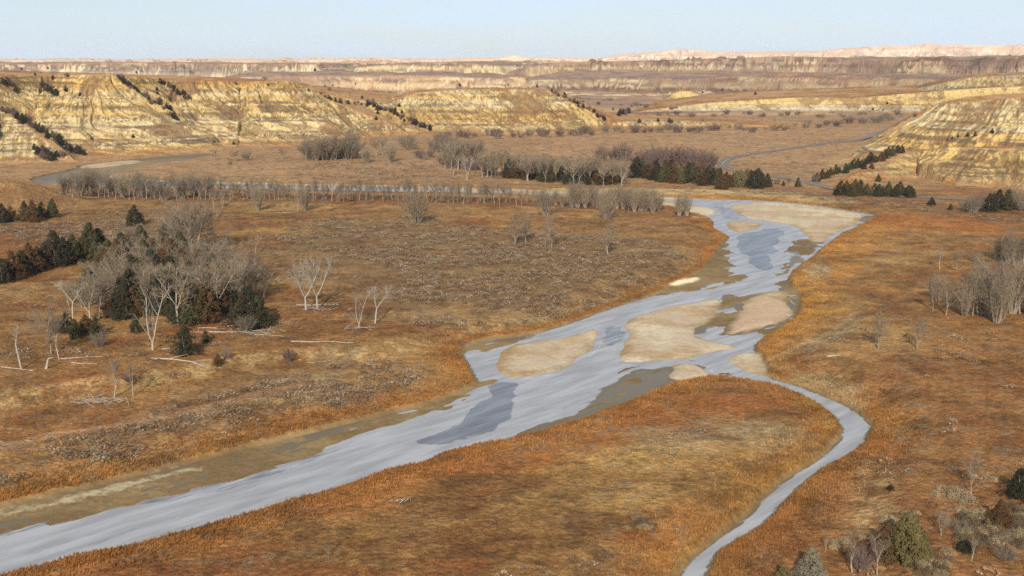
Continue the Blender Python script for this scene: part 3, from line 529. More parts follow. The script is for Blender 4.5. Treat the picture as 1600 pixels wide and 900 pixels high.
def water_mat():
    m = bpy.data.materials.new('silty_water'); m.use_nodes = True; t = m.node_tree; b = t.nodes['Principled BSDF']; L = t.links.new
    a = t.nodes.new('ShaderNodeVertexColor'); a.layer_name = 'Col'; sp = t.nodes.new('ShaderNodeSeparateColor'); L(a.outputs[0], sp.inputs[0])
    g = t.nodes.new('ShaderNodeNewGeometry')
    mpn = t.nodes.new('ShaderNodeMapping'); mpn.vector_type = 'TEXTURE'; mpn.inputs['Rotation'].default_value = (0, 0, math.radians(45)); mpn.inputs['Scale'].default_value = (5, .8, 1); L(g.outputs['Position'], mpn.inputs[0])
    n1 = t.nodes.new('ShaderNodeTexNoise'); n1.inputs['Scale'].default_value = .35; n1.inputs['Detail'].default_value = 7; L(mpn.outputs[0], n1.inputs[0])
    def M(c1, c2, f):
        x = t.nodes.new('ShaderNodeMixRGB'); L(f, x.inputs[0])
        for i, c in ((1, c1), (2, c2)):
            if isinstance(c, tuple): x.inputs[i].default_value = c
            else: L(c, x.inputs[i])
        return x.outputs[0]
    r = t.nodes.new('ShaderNodeValToRGB'); r.color_ramp.elements[0].position = .38; r.color_ramp.elements[1].position = .62; L(n1.outputs[0], r.inputs[0])
    ice = M((.23, .222, .218, 1), (.32, .31, .305, 1), r.outputs[0])
    dk = M((.10, .10, .11, 1), (.17, .17, .18, 1), r.outputs[0])
    def crisp(sock, k, lo, hi, fac):
        a_ = t.nodes.new('ShaderNodeMath'); a_.operation = 'MULTIPLY_ADD'; L(fac, a_.inputs[0]); a_.inputs[1].default_value = k; a_.inputs[2].default_value = -k * .5
        b_ = t.nodes.new('ShaderNodeMath'); b_.operation = 'ADD'; L(sock, b_.inputs[0]); L(a_.outputs[0], b_.inputs[1])
        m_ = t.nodes.new('ShaderNodeMapRange'); m_.inputs['From Min'].default_value = lo; m_.inputs['From Max'].default_value = hi; m_.interpolation_type = 'SMOOTHSTEP'; L(b_.outputs[0], m_.inputs['Value']); return m_.outputs[0]
    nf = t.nodes.new('ShaderNodeTexNoise'); nf.inputs['Scale'].default_value = .8; nf.inputs['Detail'].default_value = 8; nf.inputs['Roughness'].default_value = .7; L(mpn.outputs[0], nf.inputs[0])
    ng = t.nodes.new('ShaderNodeTexNoise'); ng.inputs['Scale'].default_value = 2.2; ng.inputs['Detail'].default_value = 6; ng.inputs['Roughness'].default_value = .75; L(g.outputs['Position'], ng.inputs[0])
    mo = t.nodes.new('ShaderNodeMapRange'); mo.inputs['From Min'].default_value = .54; mo.inputs['From Max'].default_value = .66; mo.inputs['To Max'].default_value = .45; L(ng.outputs[0], mo.inputs['Value'])
    ice = M(ice, (.20, .195, .19, 1), mo.outputs[0]); dk = M(dk, (.05, .05, .055, 1), mo.outputs[0])
    rp = crisp(sp.outputs[0], 1.3, .36, .68, nf.outputs[0]); sh = crisp(sp.outputs[1], 1.4, .42, .60, nf.outputs[0]); rm = crisp(sp.outputs[2], 1.2, .50, 1.0, nf.outputs[0])
    c = M(ice, dk, rp); c = M(c, (.13, .10, .062, 1), sh); c = M(c, (.50, .50, .51, 1), rm); L(c, b.inputs['Base Color'])
    rr = t.nodes.new('ShaderNodeMapRange'); rr.inputs['To Min'].default_value = .45; rr.inputs['To Max'].default_value = .22; L(sp.outputs[0], rr.inputs['Value']); L(rr.outputs[0], b.inputs['Roughness'])
    n2 = t.nodes.new('ShaderNodeTexNoise'); n2.inputs['Scale'].default_value = 1.6; n2.inputs['Detail'].default_value = 3; L(g.outputs['Position'], n2.inputs[0])
    ml = t.nodes.new('ShaderNodeMath'); ml.operation = 'MULTIPLY'; L(n2.outputs[0], ml.inputs[0]); L(sp.outputs[0], ml.inputs[1])
    bp = t.nodes.new('ShaderNodeBump'); bp.inputs['Strength'].default_value = .6; bp.inputs['Distance'].default_value = .12; L(ml.outputs[0], bp.inputs['Height']); L(bp.outputs[0], b.inputs['Normal'])
    b.inputs['IOR'].default_value = 1.33; ms = t.nodes.new('ShaderNodeMapRange'); ms.inputs['To Min'].default_value = .28; ms.inputs['To Max'].default_value = .12; L(sp.outputs[1], ms.inputs['Value']); L(ms.outputs[0], b.inputs['Specular IOR Level'])
    return m
wo = link('river', mesh_np('river', np.stack([WX, WY, 0 * WX], 1)[used], rem[fw], water_mat(), cw[used], True)); wo['kind'] = 'structure'
# road ribbon
def ribbon(name, line, width, lift, m):
    P = np.asarray(line, float); T = np.gradient(P, axis=0); T /= np.linalg.norm(T, axis=1)[:, None]; Nn = np.stack([-T[:, 1], T[:, 0]], 1)
    rowsV = []
    for off in np.linspace(-.5, .5, 5): rowsV.append(P + Nn * width * off)
    A = np.stack(rowsV, 1).reshape(-1, 2); z = ground(A[:, 0], A[:, 1]).reshape(-1, 5)
    zc = z.max(1); zc = np.convolve(np.pad(zc, 6, 'edge'), np.ones(13) / 13, 'valid'); zz = np.repeat(np.maximum(zc, z.max(1) ) + lift, 5)
    n = len(P); ii = (np.arange(n - 1)[:, None] * 5 + np.arange(4)[None, :]).ravel(); f = np.stack([ii, ii + 5, ii + 6, ii + 1], 1)
    o = link(name, mesh_np(name, np.concatenate([A, zz[:, None]], 1), f, m, smooth=True)); o['kind'] = 'structure'; return o
def dense(line, n):
    P = np.asarray(line); L_ = np.concatenate([[0], np.cumsum(np.linalg.norm(np.diff(P, axis=0), axis=1))]); t = np.linspace(0, L_[-1], n)
    return np.stack([np.interp(t, L_, P[:, 0]), np.interp(t, L_, P[:, 1])], 1)
RD = dense(ROAD, 260)
ribbon('road', RD, 6.6, .12, mat('asphalt', (.155, .135, .12), 1.0, noise=[(2, .9, 1.1)], spec=0))
ribbon('road_marking', RD, .35, .16, mat('yellow_paint', (.45, .34, .08), .7))
# ------------------------------------------------------------------ plant prototypes
class MB:
    def __init__(s): s.v = []; s.f = []
    def tube(s, pts, rad, n=5):
        b = len(s.v); m = len(pts)
        for i in range(m):
            d = (pts[min(i + 1, m - 1)] - pts[max(i - 1, 0)]).normalized(); a = d.orthogonal().normalized(); c = d.cross(a)
            for k in range(n):
                t = 2 * math.pi * k / n; s.v.append(pts[i] + (a * math.cos(t) + c * math.sin(t)) * rad[i])
        for i in range(m - 1):
            for k in range(n):
                k2 = (k + 1) % n; s.f.append((b + i * n + k, b + i * n + k2, b + (i + 1) * n + k2)); s.f.append((b + i * n + k, b + (i + 1) * n + k2, b + (i + 1) * n + k))
    def twig(s, p, q, r):
        d = q - p; a = d.orthogonal().normalized() * r; c = d.normalized().cross(a); b = len(s.v)
        s.v += [p + a, p - a * .5 + c * .87, p - a * .5 - c * .87, q]; s.f += [(b, b + 1, b + 3), (b + 1, b + 2, b + 3), (b + 2, b, b + 3)]
    def leaf(s, p, n, sz):
        a = n.orthogonal().normalized(); t = random.random() * 6.28; a = Matrix.Rotation(t, 3, n) @ a; c = n.cross(a); b = len(s.v)
        s.v += [p + a * sz * .5, p - a * sz * .35 + c * sz * .35, p - a * sz * .35 - c * sz * .35, p + n * sz * .9]; s.f += [(b, b + 1, b + 3), (b + 1, b + 2, b + 3), (b + 2, b, b + 3)]
    def mesh(s, name, m):
        cols = None
        return mesh_np(name, np.array([tuple(v) for v in s.v], F32), np.array(s.f, np.int32), m, smooth=False)
def rv(s=1.0): return Vector((random.uniform(-s, s), random.uniform(-s, s), random.uniform(-s, s)))
def path(p, d, L_, n, wob, up=0.0):
    pts = [p.copy()]; d = d.normalized()
    for i in range(n):
        d = (d + rv(wob) + Vector((0, 0, up))).normalized(); p = p + d * (L_ / n); pts.append(p.copy())
    return pts, d
def bare_tree(H, trunk_h, forks, spread, crown_r, twigs=1.0, tr=.22, lean=0.0, fork_up=.5, tw_r=.016, levels=3, sub=(6, 6, 8), upw=.12, low=0):
    T = MB(); C = MB()
    d0 = Vector((lean, random.uniform(-.1, .1), 1)).normalized()
    tr *= .82
    tp, dd = path(Vector((0, 0, -.4)), d0, trunk_h + .4, 4, .07, .03)
    T.tube(tp, [tr * (1.25 - .35 * i / 4) for i in range(5)], 7)
    def rec(p, d, L_, r, lev):
        n = 3 if lev > 0 else 5
        pts, de = path(p, d, L_, n, .16 + .05 * lev, upw)
        rad = [r * (1 - .6 * i / n) for i in range(n + 1)]
        if lev <= 1: T.tube(pts, rad, 5 if lev == 0 else 4)
        else: C.tube(pts, rad, 3)
        if lev >= levels - 1:
            k = int(sub[2] * twigs)
            for j in range(k):
                t = random.uniform(.15, 1); i = min(int(t * n), n - 1); q = pts[i].lerp(pts[i + 1], t * n - i)
                dr = (de + rv(1.0) + Vector((0, 0, .25))).normalized(); ln = L_ * random.uniform(.45, .95)
                m = q + dr * ln * .55; e = m + (dr + rv(.45)).normalized() * ln * .45
                C.twig(q, m + (m - q) * .1, tw_r); C.twig(m, e, tw_r * .75); C.twig(m, m + (dr + rv(.8)).normalized() * ln * .45, tw_r * .7)
            return
        k = sub[lev]
        for j in range(k):
            t = (j + .6 + random.random() * .5) / (k + .4); t = max(.18, min(.98, t)); i = min(int(t * n), n - 1); q = pts[i].lerp(pts[i + 1], t * n - i)
            ang = random.random() * 6.28; a = de.orthogonal().normalized(); a = Matrix.Rotation(ang, 3, de) @ a
            dr = (de * (.75 if lev == 0 else .6) + a * (.75 + .25 * lev) * spread + Vector((0, 0, .25))).normalized()
            rec(q, dr, L_ * random.uniform(.42, .62) * (1.05 - .35 * t), max(r * .42, .02), lev + 1)
    top = tp[-1]
    for f in range(forks):
        a = 6.28 * f / forks + random.random() * 1.2; h = Vector((math.cos(a), math.sin(a), 0)) * (crown_r / max(H - trunk_h, 1)) * random.uniform(1.0, 1.5)
        st = tp[-1] if f % 3 != 2 else tp[-2]
        dr = (Vector((0, 0, 1)) + h + d0 * .3).normalized()
        rec(st, dr, (H - trunk_h) * random.uniform(.68, .85), tr * .62, 0)
    for f in range(low):
        q = tp[2].lerp(tp[3], random.random()); a = random.random() * 6.28; rec(q, Vector((math.cos(a), math.sin(a), .5)), H * .25, tr * .3, 1)
    return T, C
def dead_tree(H, forks, lean=0.0, base=.3, tr=.24, spread=.6):
    tr *= .72
    T = MB(); B = MB()
    tp, d = path(Vector((0, 0, -.4)), Vector((lean, 0, 1)), H * base + .4, 4, .06)
    T.tube(tp, [tr * 1.3, tr * 1.1, tr, tr * .95, tr * .9], 7)
    for f in range(forks):
        a = (math.pi * f) + random.uniform(-.4, .4) if forks == 2 else 6.28 * f / forks
        dr = Vector((math.cos(a) * spread, math.sin(a) * spread * .6, 1)); L_ = H * (1 - base) * random.uniform(.8, 1.05)
        pts, de = path(tp[-1], dr, L_, 6, .13, .05); T.tube(pts, [tr * (.68 - .09 * i) for i in range(7)], 6)
        for j in range(13):
            i = random.randint(2, 5); dr2 = (de + rv(1.0)); p2, d2 = path(pts[i], dr2, L_ * random.uniform(.2, .42), 4, .2, .05); B.tube(p2, [tr * .2 * (1 - .2 * k) for k in range(5)], 4)
            for k in range(7):
                q = p2[random.randint(1, 4)]; p3_, _ = path(q, d2 + rv(.9), L_ * random.uniform(.08, .2), 2, .25); B.tube(p3_, [.022, .018, .008], 3)
    return T, B
def juniper(H, R, dens=1.0, lump=.3, flat=1.15, stem=.35, tops=3):
    T = MB(); C = MB(); tp, _ = path(Vector((0, 0, -.3)), Vector((0, 0, 1)), H * .8, 4, .05); T.tube(tp, [.16, .13, .1, .06, .03], 6)
    cones = [(0, 0, H, R)]
    for k in range(tops - 1):
        a = random.random() * 6.28; d = R * random.uniform(.35, .6); cones.append((math.cos(a) * d, math.sin(a) * d * .8, H * random.uniform(.55, .85), R * random.uniform(.5, .75)))
    for ci, (ox, oy, h_, r_) in enumerate(cones):
        lobes = [random.uniform(0, 6.28) for _ in range(3)]
        nb_ = int((120 if ci == 0 else 55) * dens)
        for i in range(nb_):
            z = stem * .4 + (h_ * .97 - stem * .4) * ((i + random.random()) / nb_) ** 1.1; f = z / h_; a = random.random() * 6.28
            lb = 1 + .22 * math.sin(2 * a + lobes[0] + z * 1.3) + .15 * math.sin(3 * a + lobes[1] - z * 2.1)
            r = r_ * max(.04, (1 - f ** (flat + .5))) * (min(1, f * 4 + .6)) * lb * random.uniform(1 - lump * 1.5, 1.0 + lump * .4)
            c = Vector((ox + math.cos(a) * r, oy + math.sin(a) * r, z + random.uniform(-.1, .1))); o = Vector((math.cos(a), math.sin(a), .8)).normalized()
            if random.random() < .4: C.twig(Vector((ox * .5, oy * .5, max(.1, z - r * .5))), c + o * .2, .03)
            cs = (.26 + .30 * (1 - f)) * (H / 6) ** .6 * random.uniform(.7, 1.3)
            for k in range(18):
                q = c + rv(1).normalized() * cs * random.random() ** .45; n = (q - c + o * .5 * cs + Vector((0, 0, .25)) + rv(.15)).normalized()
                C.leaf(q, n, random.uniform(.12, .26) * (H / 6) ** .5)
    return T, C
def bush(H, R, stems, tw=.016, vase=.5, sub=9):
    T = MB(); C = MB()
    for i in range(stems):
        a = 6.28 * i / stems + random.random(); b = random.random() ** .5; p = Vector((math.cos(a) * R * .22 * b, math.sin(a) * R * .22 * b, -.2))
        dr = Vector((math.cos(a) * b * R / H * (.7 + vase), math.sin(a) * b * R / H * (.7 + vase), 1)); L_ = H * random.uniform(.7, 1.0) * (1.08 - .25 * b)
        pts, de = path(p, dr, L_, 5, .08, .03); T.tube(pts, [.065, .055, .045, .035, .025, .012], 4)
        for j in range(sub):
            t = random.uniform(.22, .98); k = min(int(t * 5), 4); q = pts[k].lerp(pts[k + 1], t * 5 - k); p2, d2 = path(q, de + rv(.7), L_ * random.uniform(.18, .36), 2, .15, .05); C.tube(p2, [.024, .018, .01], 3)
            for l in range(6):
                u = p2[random.randint(0, 2)]; C.twig(u, u + (d2 + rv(.8)).normalized() * L_ * random.uniform(.08, .2), tw)
    return T, C
def low_shrub(H, R, m=170):
    C = MB()
    for i in range(26):
        a = random.random() * 6.28; b = random.random() ** .5; e = Vector((math.cos(a) * b * R, math.sin(a) * b * R, H * (1 - .45 * b * b) * random.uniform(.7, 1))); C.twig(Vector((e.x * .15, e.y * .15, -.1)), e, .02)
        for j in range(m // 26 * 2):
            q = e + rv(.22) * R; q.z = max(.05, q.z - random.random() * .3 * H); C.leaf(q, (Vector((q.x, q.y, H * .8)) + rv(.5)).normalized(), random.uniform(.05, .11))
    return C
def M_bark(n, c, v=.12): return mat(n, c, .85, noise=[(3.5, .6, 1.25), (11, .85, 1.15)], var=v)
MAT = dict(white=M_bark('bleached_wood', (.33, .295, .245)), pale=M_bark('pale_bark', (.30, .25, .185)), brown=M_bark('grey_bark', (.24, .19, .145)),
   twig=mat('bare_twigs', (.215, .16, .10), .9, var=.18), twig2=mat('grey_twigs', (.165, .125, .083), .9, var=.15), twigred=mat('reddish_twigs', (.15, .095, .075), .9, var=.15),
   green=mat('juniper_green', (.040, .036, .013), .8, noise=[(1.6, .55, 1.6)], var=.3), dark=mat('juniper_dark', (.026, .022, .010), .8, noise=[(1.6, .6, 1.5)], var=.25), rust=mat('juniper_rust', (.066, .034, .012), .8, noise=[(1.6, .6, 1.5)], var=.25),
   olive=mat('juniper_olive', (.10, .078, .028), .8, noise=[(1.6, .6, 1.5)], var=.2), grey=mat('juniper_grey', (.15, .13, .085), .8, noise=[(1.6, .7, 1.4)], var=.15),
   straw=mat('pale_shrub_heads', (.33, .24, .13), .9, noise=[(4, .7, 1.2)], var=.2), shrub=mat('grey_shrub_twigs', (.13, .09, .05), .9, noise=[(4, .7, 1.2)], var=.25))
PROTO = {}
def reg(kind, H, T, C, tm, cm):
    PROTO.setdefault(kind, []).append((H, T.mesh(kind + '_trunk', MAT[tm]) if T and T.v else None, C.mesh(kind + '_crown', MAT[cm]) if C and C.v else None))
random.seed(5)
for i in range(4): reg('cotton', 12, *bare_tree(12, 3.4, 3, 1.15, 4.6 + .4 * i, 1.5, .24, random.uniform(-.15, .15), sub=(7, 5, 9), tw_r=.024, upw=.06), 'pale', 'twig')
for i in range(2): reg('cottongrey', 12, *bare_tree(12, 2.6, 4, 1.2, 5.6, 1.4, .28, random.uniform(-.2, .2), sub=(6, 5, 9), tw_r=.024, upw=.05), 'brown', 'twig2')
reg('forked', 12, *bare_tree(12, 1.2, 2, .9, 3.6, .9, .24, 0, sub=(5, 4, 6), tw_r=.018, upw=.10), 'white', 'twig')
for i in range(3): reg('slim', 8, *bare_tree(8, 1.6, 2, .65, 1.3, 1.2, .09, random.uniform(-.05, .05), sub=(6, 4, 8), tw_r=.017, upw=.2, low=1), 'brown', 'twig2')
for i in range(2): reg('slimpale', 8, *bare_tree(8, 2.6, 2, .65, 1.5, 1.1, .11, random.uniform(-.05, .05), sub=(6, 4, 7), tw_r=.016, upw=.2), 'pale', 'twig')
for i in range(2): reg('small', 7, *bare_tree(7, 1.2, 3, 1, 2.8, 1.3, .15, .05, sub=(5, 5, 8), tw_r=.018), 'brown', 'twig2')
reg('willow', 7, *bush(7, 3.4, 26, .016, .6, 12), 'brown', 'twig')
reg('willow', 7, *bush(7, 3.0, 22, .016, .4, 12), 'brown', 'twig2')
for i in range(2): reg('thicket', 5, *bush(5, 2.8, 34, .02, .5, 12), 'brown', 'twigred')
for i in range(2): reg('thicketgrey', 5, *bush(5, 2.6, 26, .018, .4, 11), 'brown', 'twig2')
reg('tallwillow', 8, *bush(8, 1.9, 24, .016, .2, 13), 'pale', 'twig'); reg('tallwillow', 8, *bush(8, 2.3, 26, .016, .2, 12), 'brown', 'twig')
reg('dead', 9, *dead_tree(9, 3, .02, .26, .24, .75), 'white', 'white'); reg('dead', 9, *dead_tree(9, 3, .1, .42, .22, .5), 'white', 'white'); reg('dead', 9, *dead_tree(9, 2, -.1, .5, .2, .8), 'white', 'white')
reg('snag', 8, *dead_tree(8, 1, -.15, .55, .2, .15), 'white', 'white'); reg('darksnag', 8, *dead_tree(8, 2, .05, .3, .22, .6), 'brown', 'brown')
for cm, nn in (('green', 2), ('dark', 3), ('rust', 2), ('olive', 1), ('grey', 1)):
    for i in range(nn): reg('jun_' + cm, 6, *juniper(6, random.uniform(2.3, 3.1), 1.2, .34, random.uniform(.9, 1.7)), 'brown', cm)
reg('cone', 6, *juniper(6, 2.0, 2.6, .12, 1.3, .35, 1), 'brown', 'rust'); reg('bigcone', 6, *juniper(6, 3.0, 2.6, .3, 1.1, .35, 4), 'pale', 'olive'); reg('lowjun', 3, *juniper(3, 3.0, 1.3, .4, 1.8, .1, 4), 'brown', 'dark')
for i in range(2): reg('straw', 1.3, None, low_shrub(1.3, 1.0, 320), None, 'straw'); reg('greyshrub', 1.2, None, low_shrub(1.2, 1.05, 320), None, 'shrub')
# ------------------------------------------------------------------ where things stand
def raycast(pix):
    """first ground point along each pixel's line of sight"""
    pix = np.asarray(pix, float); u = (pix[:, 0] - 800) / FPX; v = (450 - pix[:, 1]) / FPX
    sx = u; sy = cT + v * sT; sz = v * cT - sT
    t0 = np.full(len(pix), 100.); res = None
    ts = np.geomspace(105, 5200, 900)
    T_ = ts[None, :]
    X = (sx[:, None] * T_).ravel(); Y = (sy[:, None] * T_).ravel(); Z = (CAMH + sz[:, None] * T_)
    Hh = np.concatenate([ground(X[a:a + 400000], Y[a:a + 400000]) for a in range(0, len(X), 400000)]).reshape(Z.shape)
    d = Z - Hh; hit = (d < 0); i = np.where(hit.any(1), hit.argmax(1), len(ts) - 1); i = np.maximum(i, 1)
    r = np.arange(len(pix)); a = d[r, i - 1]; b = d[r, i]; w = np.clip(a / (a - b + 1e-9), 0, 1); t = ts[i - 1] + (ts[i] - ts[i - 1]) * w
    return np.stack([sx * t, sy * t], 1)
ORD = 'first second third fourth fifth sixth seventh eighth ninth tenth eleventh twelfth thirteenth fourteenth fifteenth sixteenth seventeenth eighteenth nineteenth'.split()
TENS = {20: 'twent', 30: 'thirt', 40: 'fort', 50: 'fift', 60: 'sixt', 70: 'sevent', 80: 'eight', 90: 'ninet'}
def ordinal(i):
    if i < 20: return ORD[i - 1]
    t, o = i // 10 * 10, i % 10
    return TENS[t] + 'ieth' if o == 0 else TENS[t] + 'y-' + ORD[o - 1]
REQ = []     # (px, py, hpx, kind, name, category, label, group, widen)
def one(kind, px, py, hpx, name, cat, label, group=None, wide=1.0): REQ.append([px, py, hpx, kind, name, cat, label, group, wide])
def many(kinds, pts, name, cat, what, where, group, rev=False, wide=1.0):
    """pts: (px, py, height px). Labels count along the cluster from a landmark named in where"""
    pts = sorted(pts, key=lambda p: -p[0] if rev else p[0])
    for i, p in enumerate(pts): one(kinds[(i * 7 + i // 3) % len(kinds)], p[0], p[1], p[2], name, cat, f'{ordinal(i + 1)} {what} {where}', group, wide)
def line(pts, n, h, jx=3, jy=2, hv=.2, seed=1):
    r = random.Random(seed); P = np.asarray(pts, float); L_ = np.concatenate([[0], np.cumsum(np.hypot(*np.diff(P, axis=0).T))]); o = []
    for i in range(n):
        t = L_[-1] * (i + .5) / n; o.append((float(np.interp(t, L_, P[:, 0])) + r.uniform(-jx, jx), float(np.interp(t, L_, P[:, 1])) + r.uniform(-jy, jy), h * r.uniform(1 - hv, 1 + hv)))
    return o
J = ['jun_dark', 'jun_green', 'jun_rust', 'jun_dark', 'jun_green']
GR = 'trees of the large grove on the meadow'
# the large grove, its front edge one by one
one('snag', 34, 577, 72, 'dead_tree', 'dead tree', 'bleached leaning snag with short broken limbs at the outer edge of the large grove')
one('cottongrey', 80, 553, 84, 'cottonwood_tree', 'tree', 'crooked grey cottonwood with dense twiggy crown beside the bleached leaning snag', wide=.95)
one('snag', 93, 562, 42, 'dead_tree', 'dead tree', 'short bleached leaning trunk under the crooked grey cottonwood')
one('dead', 115, 508, 72, 'dead_tree', 'dead tree', 'white dead tree with many bare forked limbs against dark junipers')
one('cotton', 141, 505, 76, 'cottonwood_tree', 'tree', 'bare cottonwood with tan bark right behind the white many-limbed dead tree'.replace('right ', 'just '))
one('cotton', 157, 497, 80, 'cottonwood_tree', 'tree', 'bare leaning cottonwood rising diagonally from the dark junipers')
one('forked', 239, 547, 104, 'cottonwood_tree', 'tree', 'tall pale cottonwood forked from its base, standing alone in front of the grove')
one('cotton', 279, 508, 112, 'cottonwood_tree', 'tree', 'round-crowned tan cottonwood with slender twin trunks at the front of the grove', wide=.85)
one('cotton', 342, 495, 92, 'cottonwood_tree', 'tree', 'bare cottonwood with straight white trunk before dark junipers near scattered logs', wide=.75)
one('cotton', 361, 488, 86, 'cottonwood_tree', 'tree', 'bare cottonwood with thin straight trunk beside the one near scattered logs', wide=.7)
one('cotton', 373, 480, 82, 'cottonwood_tree', 'tree', 'bare tan cottonwood behind the wide dark juniper at the end of the grove', wide=.8)
one('small', 412, 464, 58, 'cottonwood_tree', 'tree', 'small dark-trunked bare tree standing apart just beyond the end of the grove')
one('darksnag', 354, 393, 42, 'dead_tree', 'dead tree', 'dark forked dead tree without twigs at the far back edge of the grove')
one('darksnag', 400, 397, 36, 'dead_tree', 'dead tree', 'leaning dead trunk with few limbs at the back corner of the grove')
one('slimpale', 179, 621, 62, 'young_tree', 'tree', 'young pale pole-trunked tree standing alone on the near meadow beside a brush heap', wide=1.2)
one('slimpale', 208, 620, 56, 'young_tree', 'tree', 'young pale tree with thin lopsided crown close beside the pole-trunked one')
many(['cotton', 'cottongrey'], [(278, 388, 72), (287, 396, 84), (300, 393, 88), (311, 398, 82), (322, 392, 74), (295, 378, 66)], 'cottonwood_tree', 'tree', 'tall grey bare cottonwood', 'of the tall cluster at the back of the grove', GR, wide=.95)
many(['cotton', 'cottongrey', 'cotton'], [(108, 478, 46), (128, 482, 52), (150, 452, 50), (160, 486, 66), (183, 452, 62), (204, 468, 66), (222, 460, 62), (248, 476, 70), (262, 440, 62), (228, 410, 52), (196, 440, 58), (172, 466, 62), (177, 432, 58), (190, 472, 70), (201, 424, 58), (216, 442, 62), (226, 482, 72), (233, 470, 60), (241, 432, 60), (256, 456, 66), (186, 402, 48), (211, 397, 52), (246, 398, 56), (266, 424, 66)],
     'cottonwood_tree', 'tree', 'bare cottonwood', 'inside the grove, counted from its bluff end', GR, wide=.95)
many(['cotton', 'cottongrey', 'cotton'], [(302, 432, 62), (318, 442, 66), (324, 484, 80), (335, 478, 76), (352, 470, 74), (366, 455, 68), (390, 470, 62), (308, 460, 74), (288, 440, 66), (345, 430, 58), (400, 458, 48), (310, 482, 84), (332, 422, 56), (341, 452, 68), (351, 418, 50), (357, 442, 66), (378, 472, 70), (382, 450, 64), (396, 442, 52), (328, 465, 62), (296, 462, 70)],
     'cottonwood_tree', 'tree', 'bare tan cottonwood', 'inside the grove, counted from the end beside the logs', GR, rev=True, wide=.92)
many(J, [(4, 348, 30), (18, 346, 24), (40, 344, 30), (52, 346, 33), (66, 342, 27), (83, 339, 29)], 'juniper_tree', 'juniper', 'dark juniper', 'of the clump below the small grassy knoll', 'junipers below the knoll')
many(J, [(4, 442, 38), (20, 436, 44), (35, 431, 40), (48, 426, 46), (60, 420, 36)], 'juniper_tree', 'juniper', 'dark juniper', 'of the clump nearest the frame edge in front of the grove', 'junipers beside the grove')
many(J, [(86, 416, 56), (100, 413, 42), (115, 411, 44), (129, 408, 32), (143, 406, 58), (156, 402, 46)], 'juniper_tree', 'juniper', 'dark rusty juniper', 'of the clump joining the grove on its bluff side', 'junipers joining the grove')
many(J + ['jun_rust'], [(212, 352, 32), (262, 386, 40), (272, 392, 44), (200, 404, 36), (240, 412, 40), (254, 412, 40), (170, 410, 36), (225, 425, 40), (184, 432, 56), (165, 442, 54), (152, 428, 50), (222, 402, 50), (284, 424, 62), (298, 472, 62), (325, 476, 64), (345, 470, 60), (258, 480, 62), (205, 480, 60), (140, 468, 48), (208, 457, 60), (240, 452, 62), (268, 464, 64), (290, 452, 58), (312, 446, 56), (334, 448, 52), (228, 432, 58), (192, 410, 46), (272, 440, 66), (360, 462, 50)],
     'juniper_tree', 'juniper', 'dark juniper', 'among bare trees in the middle of the grove', GR)
many(J + ['jun_rust'], [(104, 520, 34), (118, 528, 30), (134, 521, 30), (150, 524, 30), (178, 494, 46), (194, 497, 52), (209, 494, 44), (248, 490, 46), (263, 492, 40), (288, 503, 56), (303, 505, 64), (317, 503, 60), (331, 496, 50), (347, 491, 46), (362, 490, 40), (378, 505, 42), (390, 510, 64), (404, 512, 50)],
     'juniper_tree', 'juniper', 'dark juniper', 'along the front edge of the grove', GR, wide=.95)
one('jun_dark', 289, 554, 46, 'juniper_tree', 'juniper', 'bushy dark juniper standing alone before the logs')
one('jun_green', 213, 519, 28, 'juniper_tree', 'juniper', 'small green juniper next to the tall forked cottonwood')
one('jun_green', 321, 534, 19, 'juniper_tree', 'juniper', 'tiny green juniper between the scattered logs')
one('jun_rust', 341, 570, 18, 'juniper_tree', 'juniper', 'little rusty juniper beside the long bleached log')
one('thicketgrey', 155, 541, 26, 'bare_shrub', 'shrub', 'grey bare shrub in the meadow in front of the junipers')
one('thicket', 452, 565, 22, 'bare_shrub', 'shrub', 'dark bare shrub on the terrace edge, the one nearest the river')
one('thicket', 200, 596, 14, 'bare_shrub', 'shrub', 'low dark shrub behind the two young pale trees', wide=1.6)
one('thicketgrey', 385, 520, 30, 'bare_shrub', 'shrub', 'grey bare shrub in front of the wide dark juniper')
one('thicketgrey', 354, 560, 18, 'bare_shrub', 'shrub', 'small grey shrub beside the little rusty juniper')
# the dead pair and the forked dead pair
one('dead', 478, 484, 72, 'dead_tree', 'dead tree', 'bleached dead tree with burl low on its trunk, in the middle of the meadow')
one('dead', 496, 483, 78, 'dead_tree', 'dead tree', 'bleached dead tree with one long low limb, beside the burled one')
one('forked', 561, 513, 62, 'dead_tree', 'dead tree', 'white dead tree forked wide into two bare limbs above a heap of sticks', wide=1.15)
one('dead', 586, 505, 56, 'dead_tree', 'dead tree', 'smaller white forked dead tree leaning away from the heap of sticks', wide=1.2)
# open meadow trees
one('willow', 651, 348, 52, 'willow_tree', 'tree', 'large vase-shaped bare willow standing alone before the riverside tree row', wide=.95)
one('small', 804, 383, 50, 'bare_tree', 'tree', 'bare dark-limbed tree on the open meadow, the darker of two standing together')
one('small', 822, 379, 44, 'bare_tree', 'tree', 'bare leaning tree with grey twigs just behind the dark-limbed meadow tree')
one('slim', 862, 388, 48, 'bare_tree', 'tree', 'slender bare tree beside a short white snag on the meadow', wide=1.4)
one('snag', 853, 389, 15, 'dead_tree', 'dead tree', 'short white snag at the foot of the slender meadow tree')
one('slimpale', 856, 375, 40, 'bare_tree', 'tree', 'thin pale-topped tree behind the short white snag')
one('small', 950, 398, 52, 'bare_tree', 'tree', 'lone round-crowned bare tree on the meadow, nearest the sandy river bend')
one('willow', 852, 337, 42, 'willow_tree', 'tree', 'bushy bare willow in front of the riverside row, between two bare meadow trees', wide=.8)
one('willow', 947, 342, 46, 'willow_tree', 'tree', 'bushy bare willow in front of the riverside row, directly behind the lone meadow tree', wide=.8)
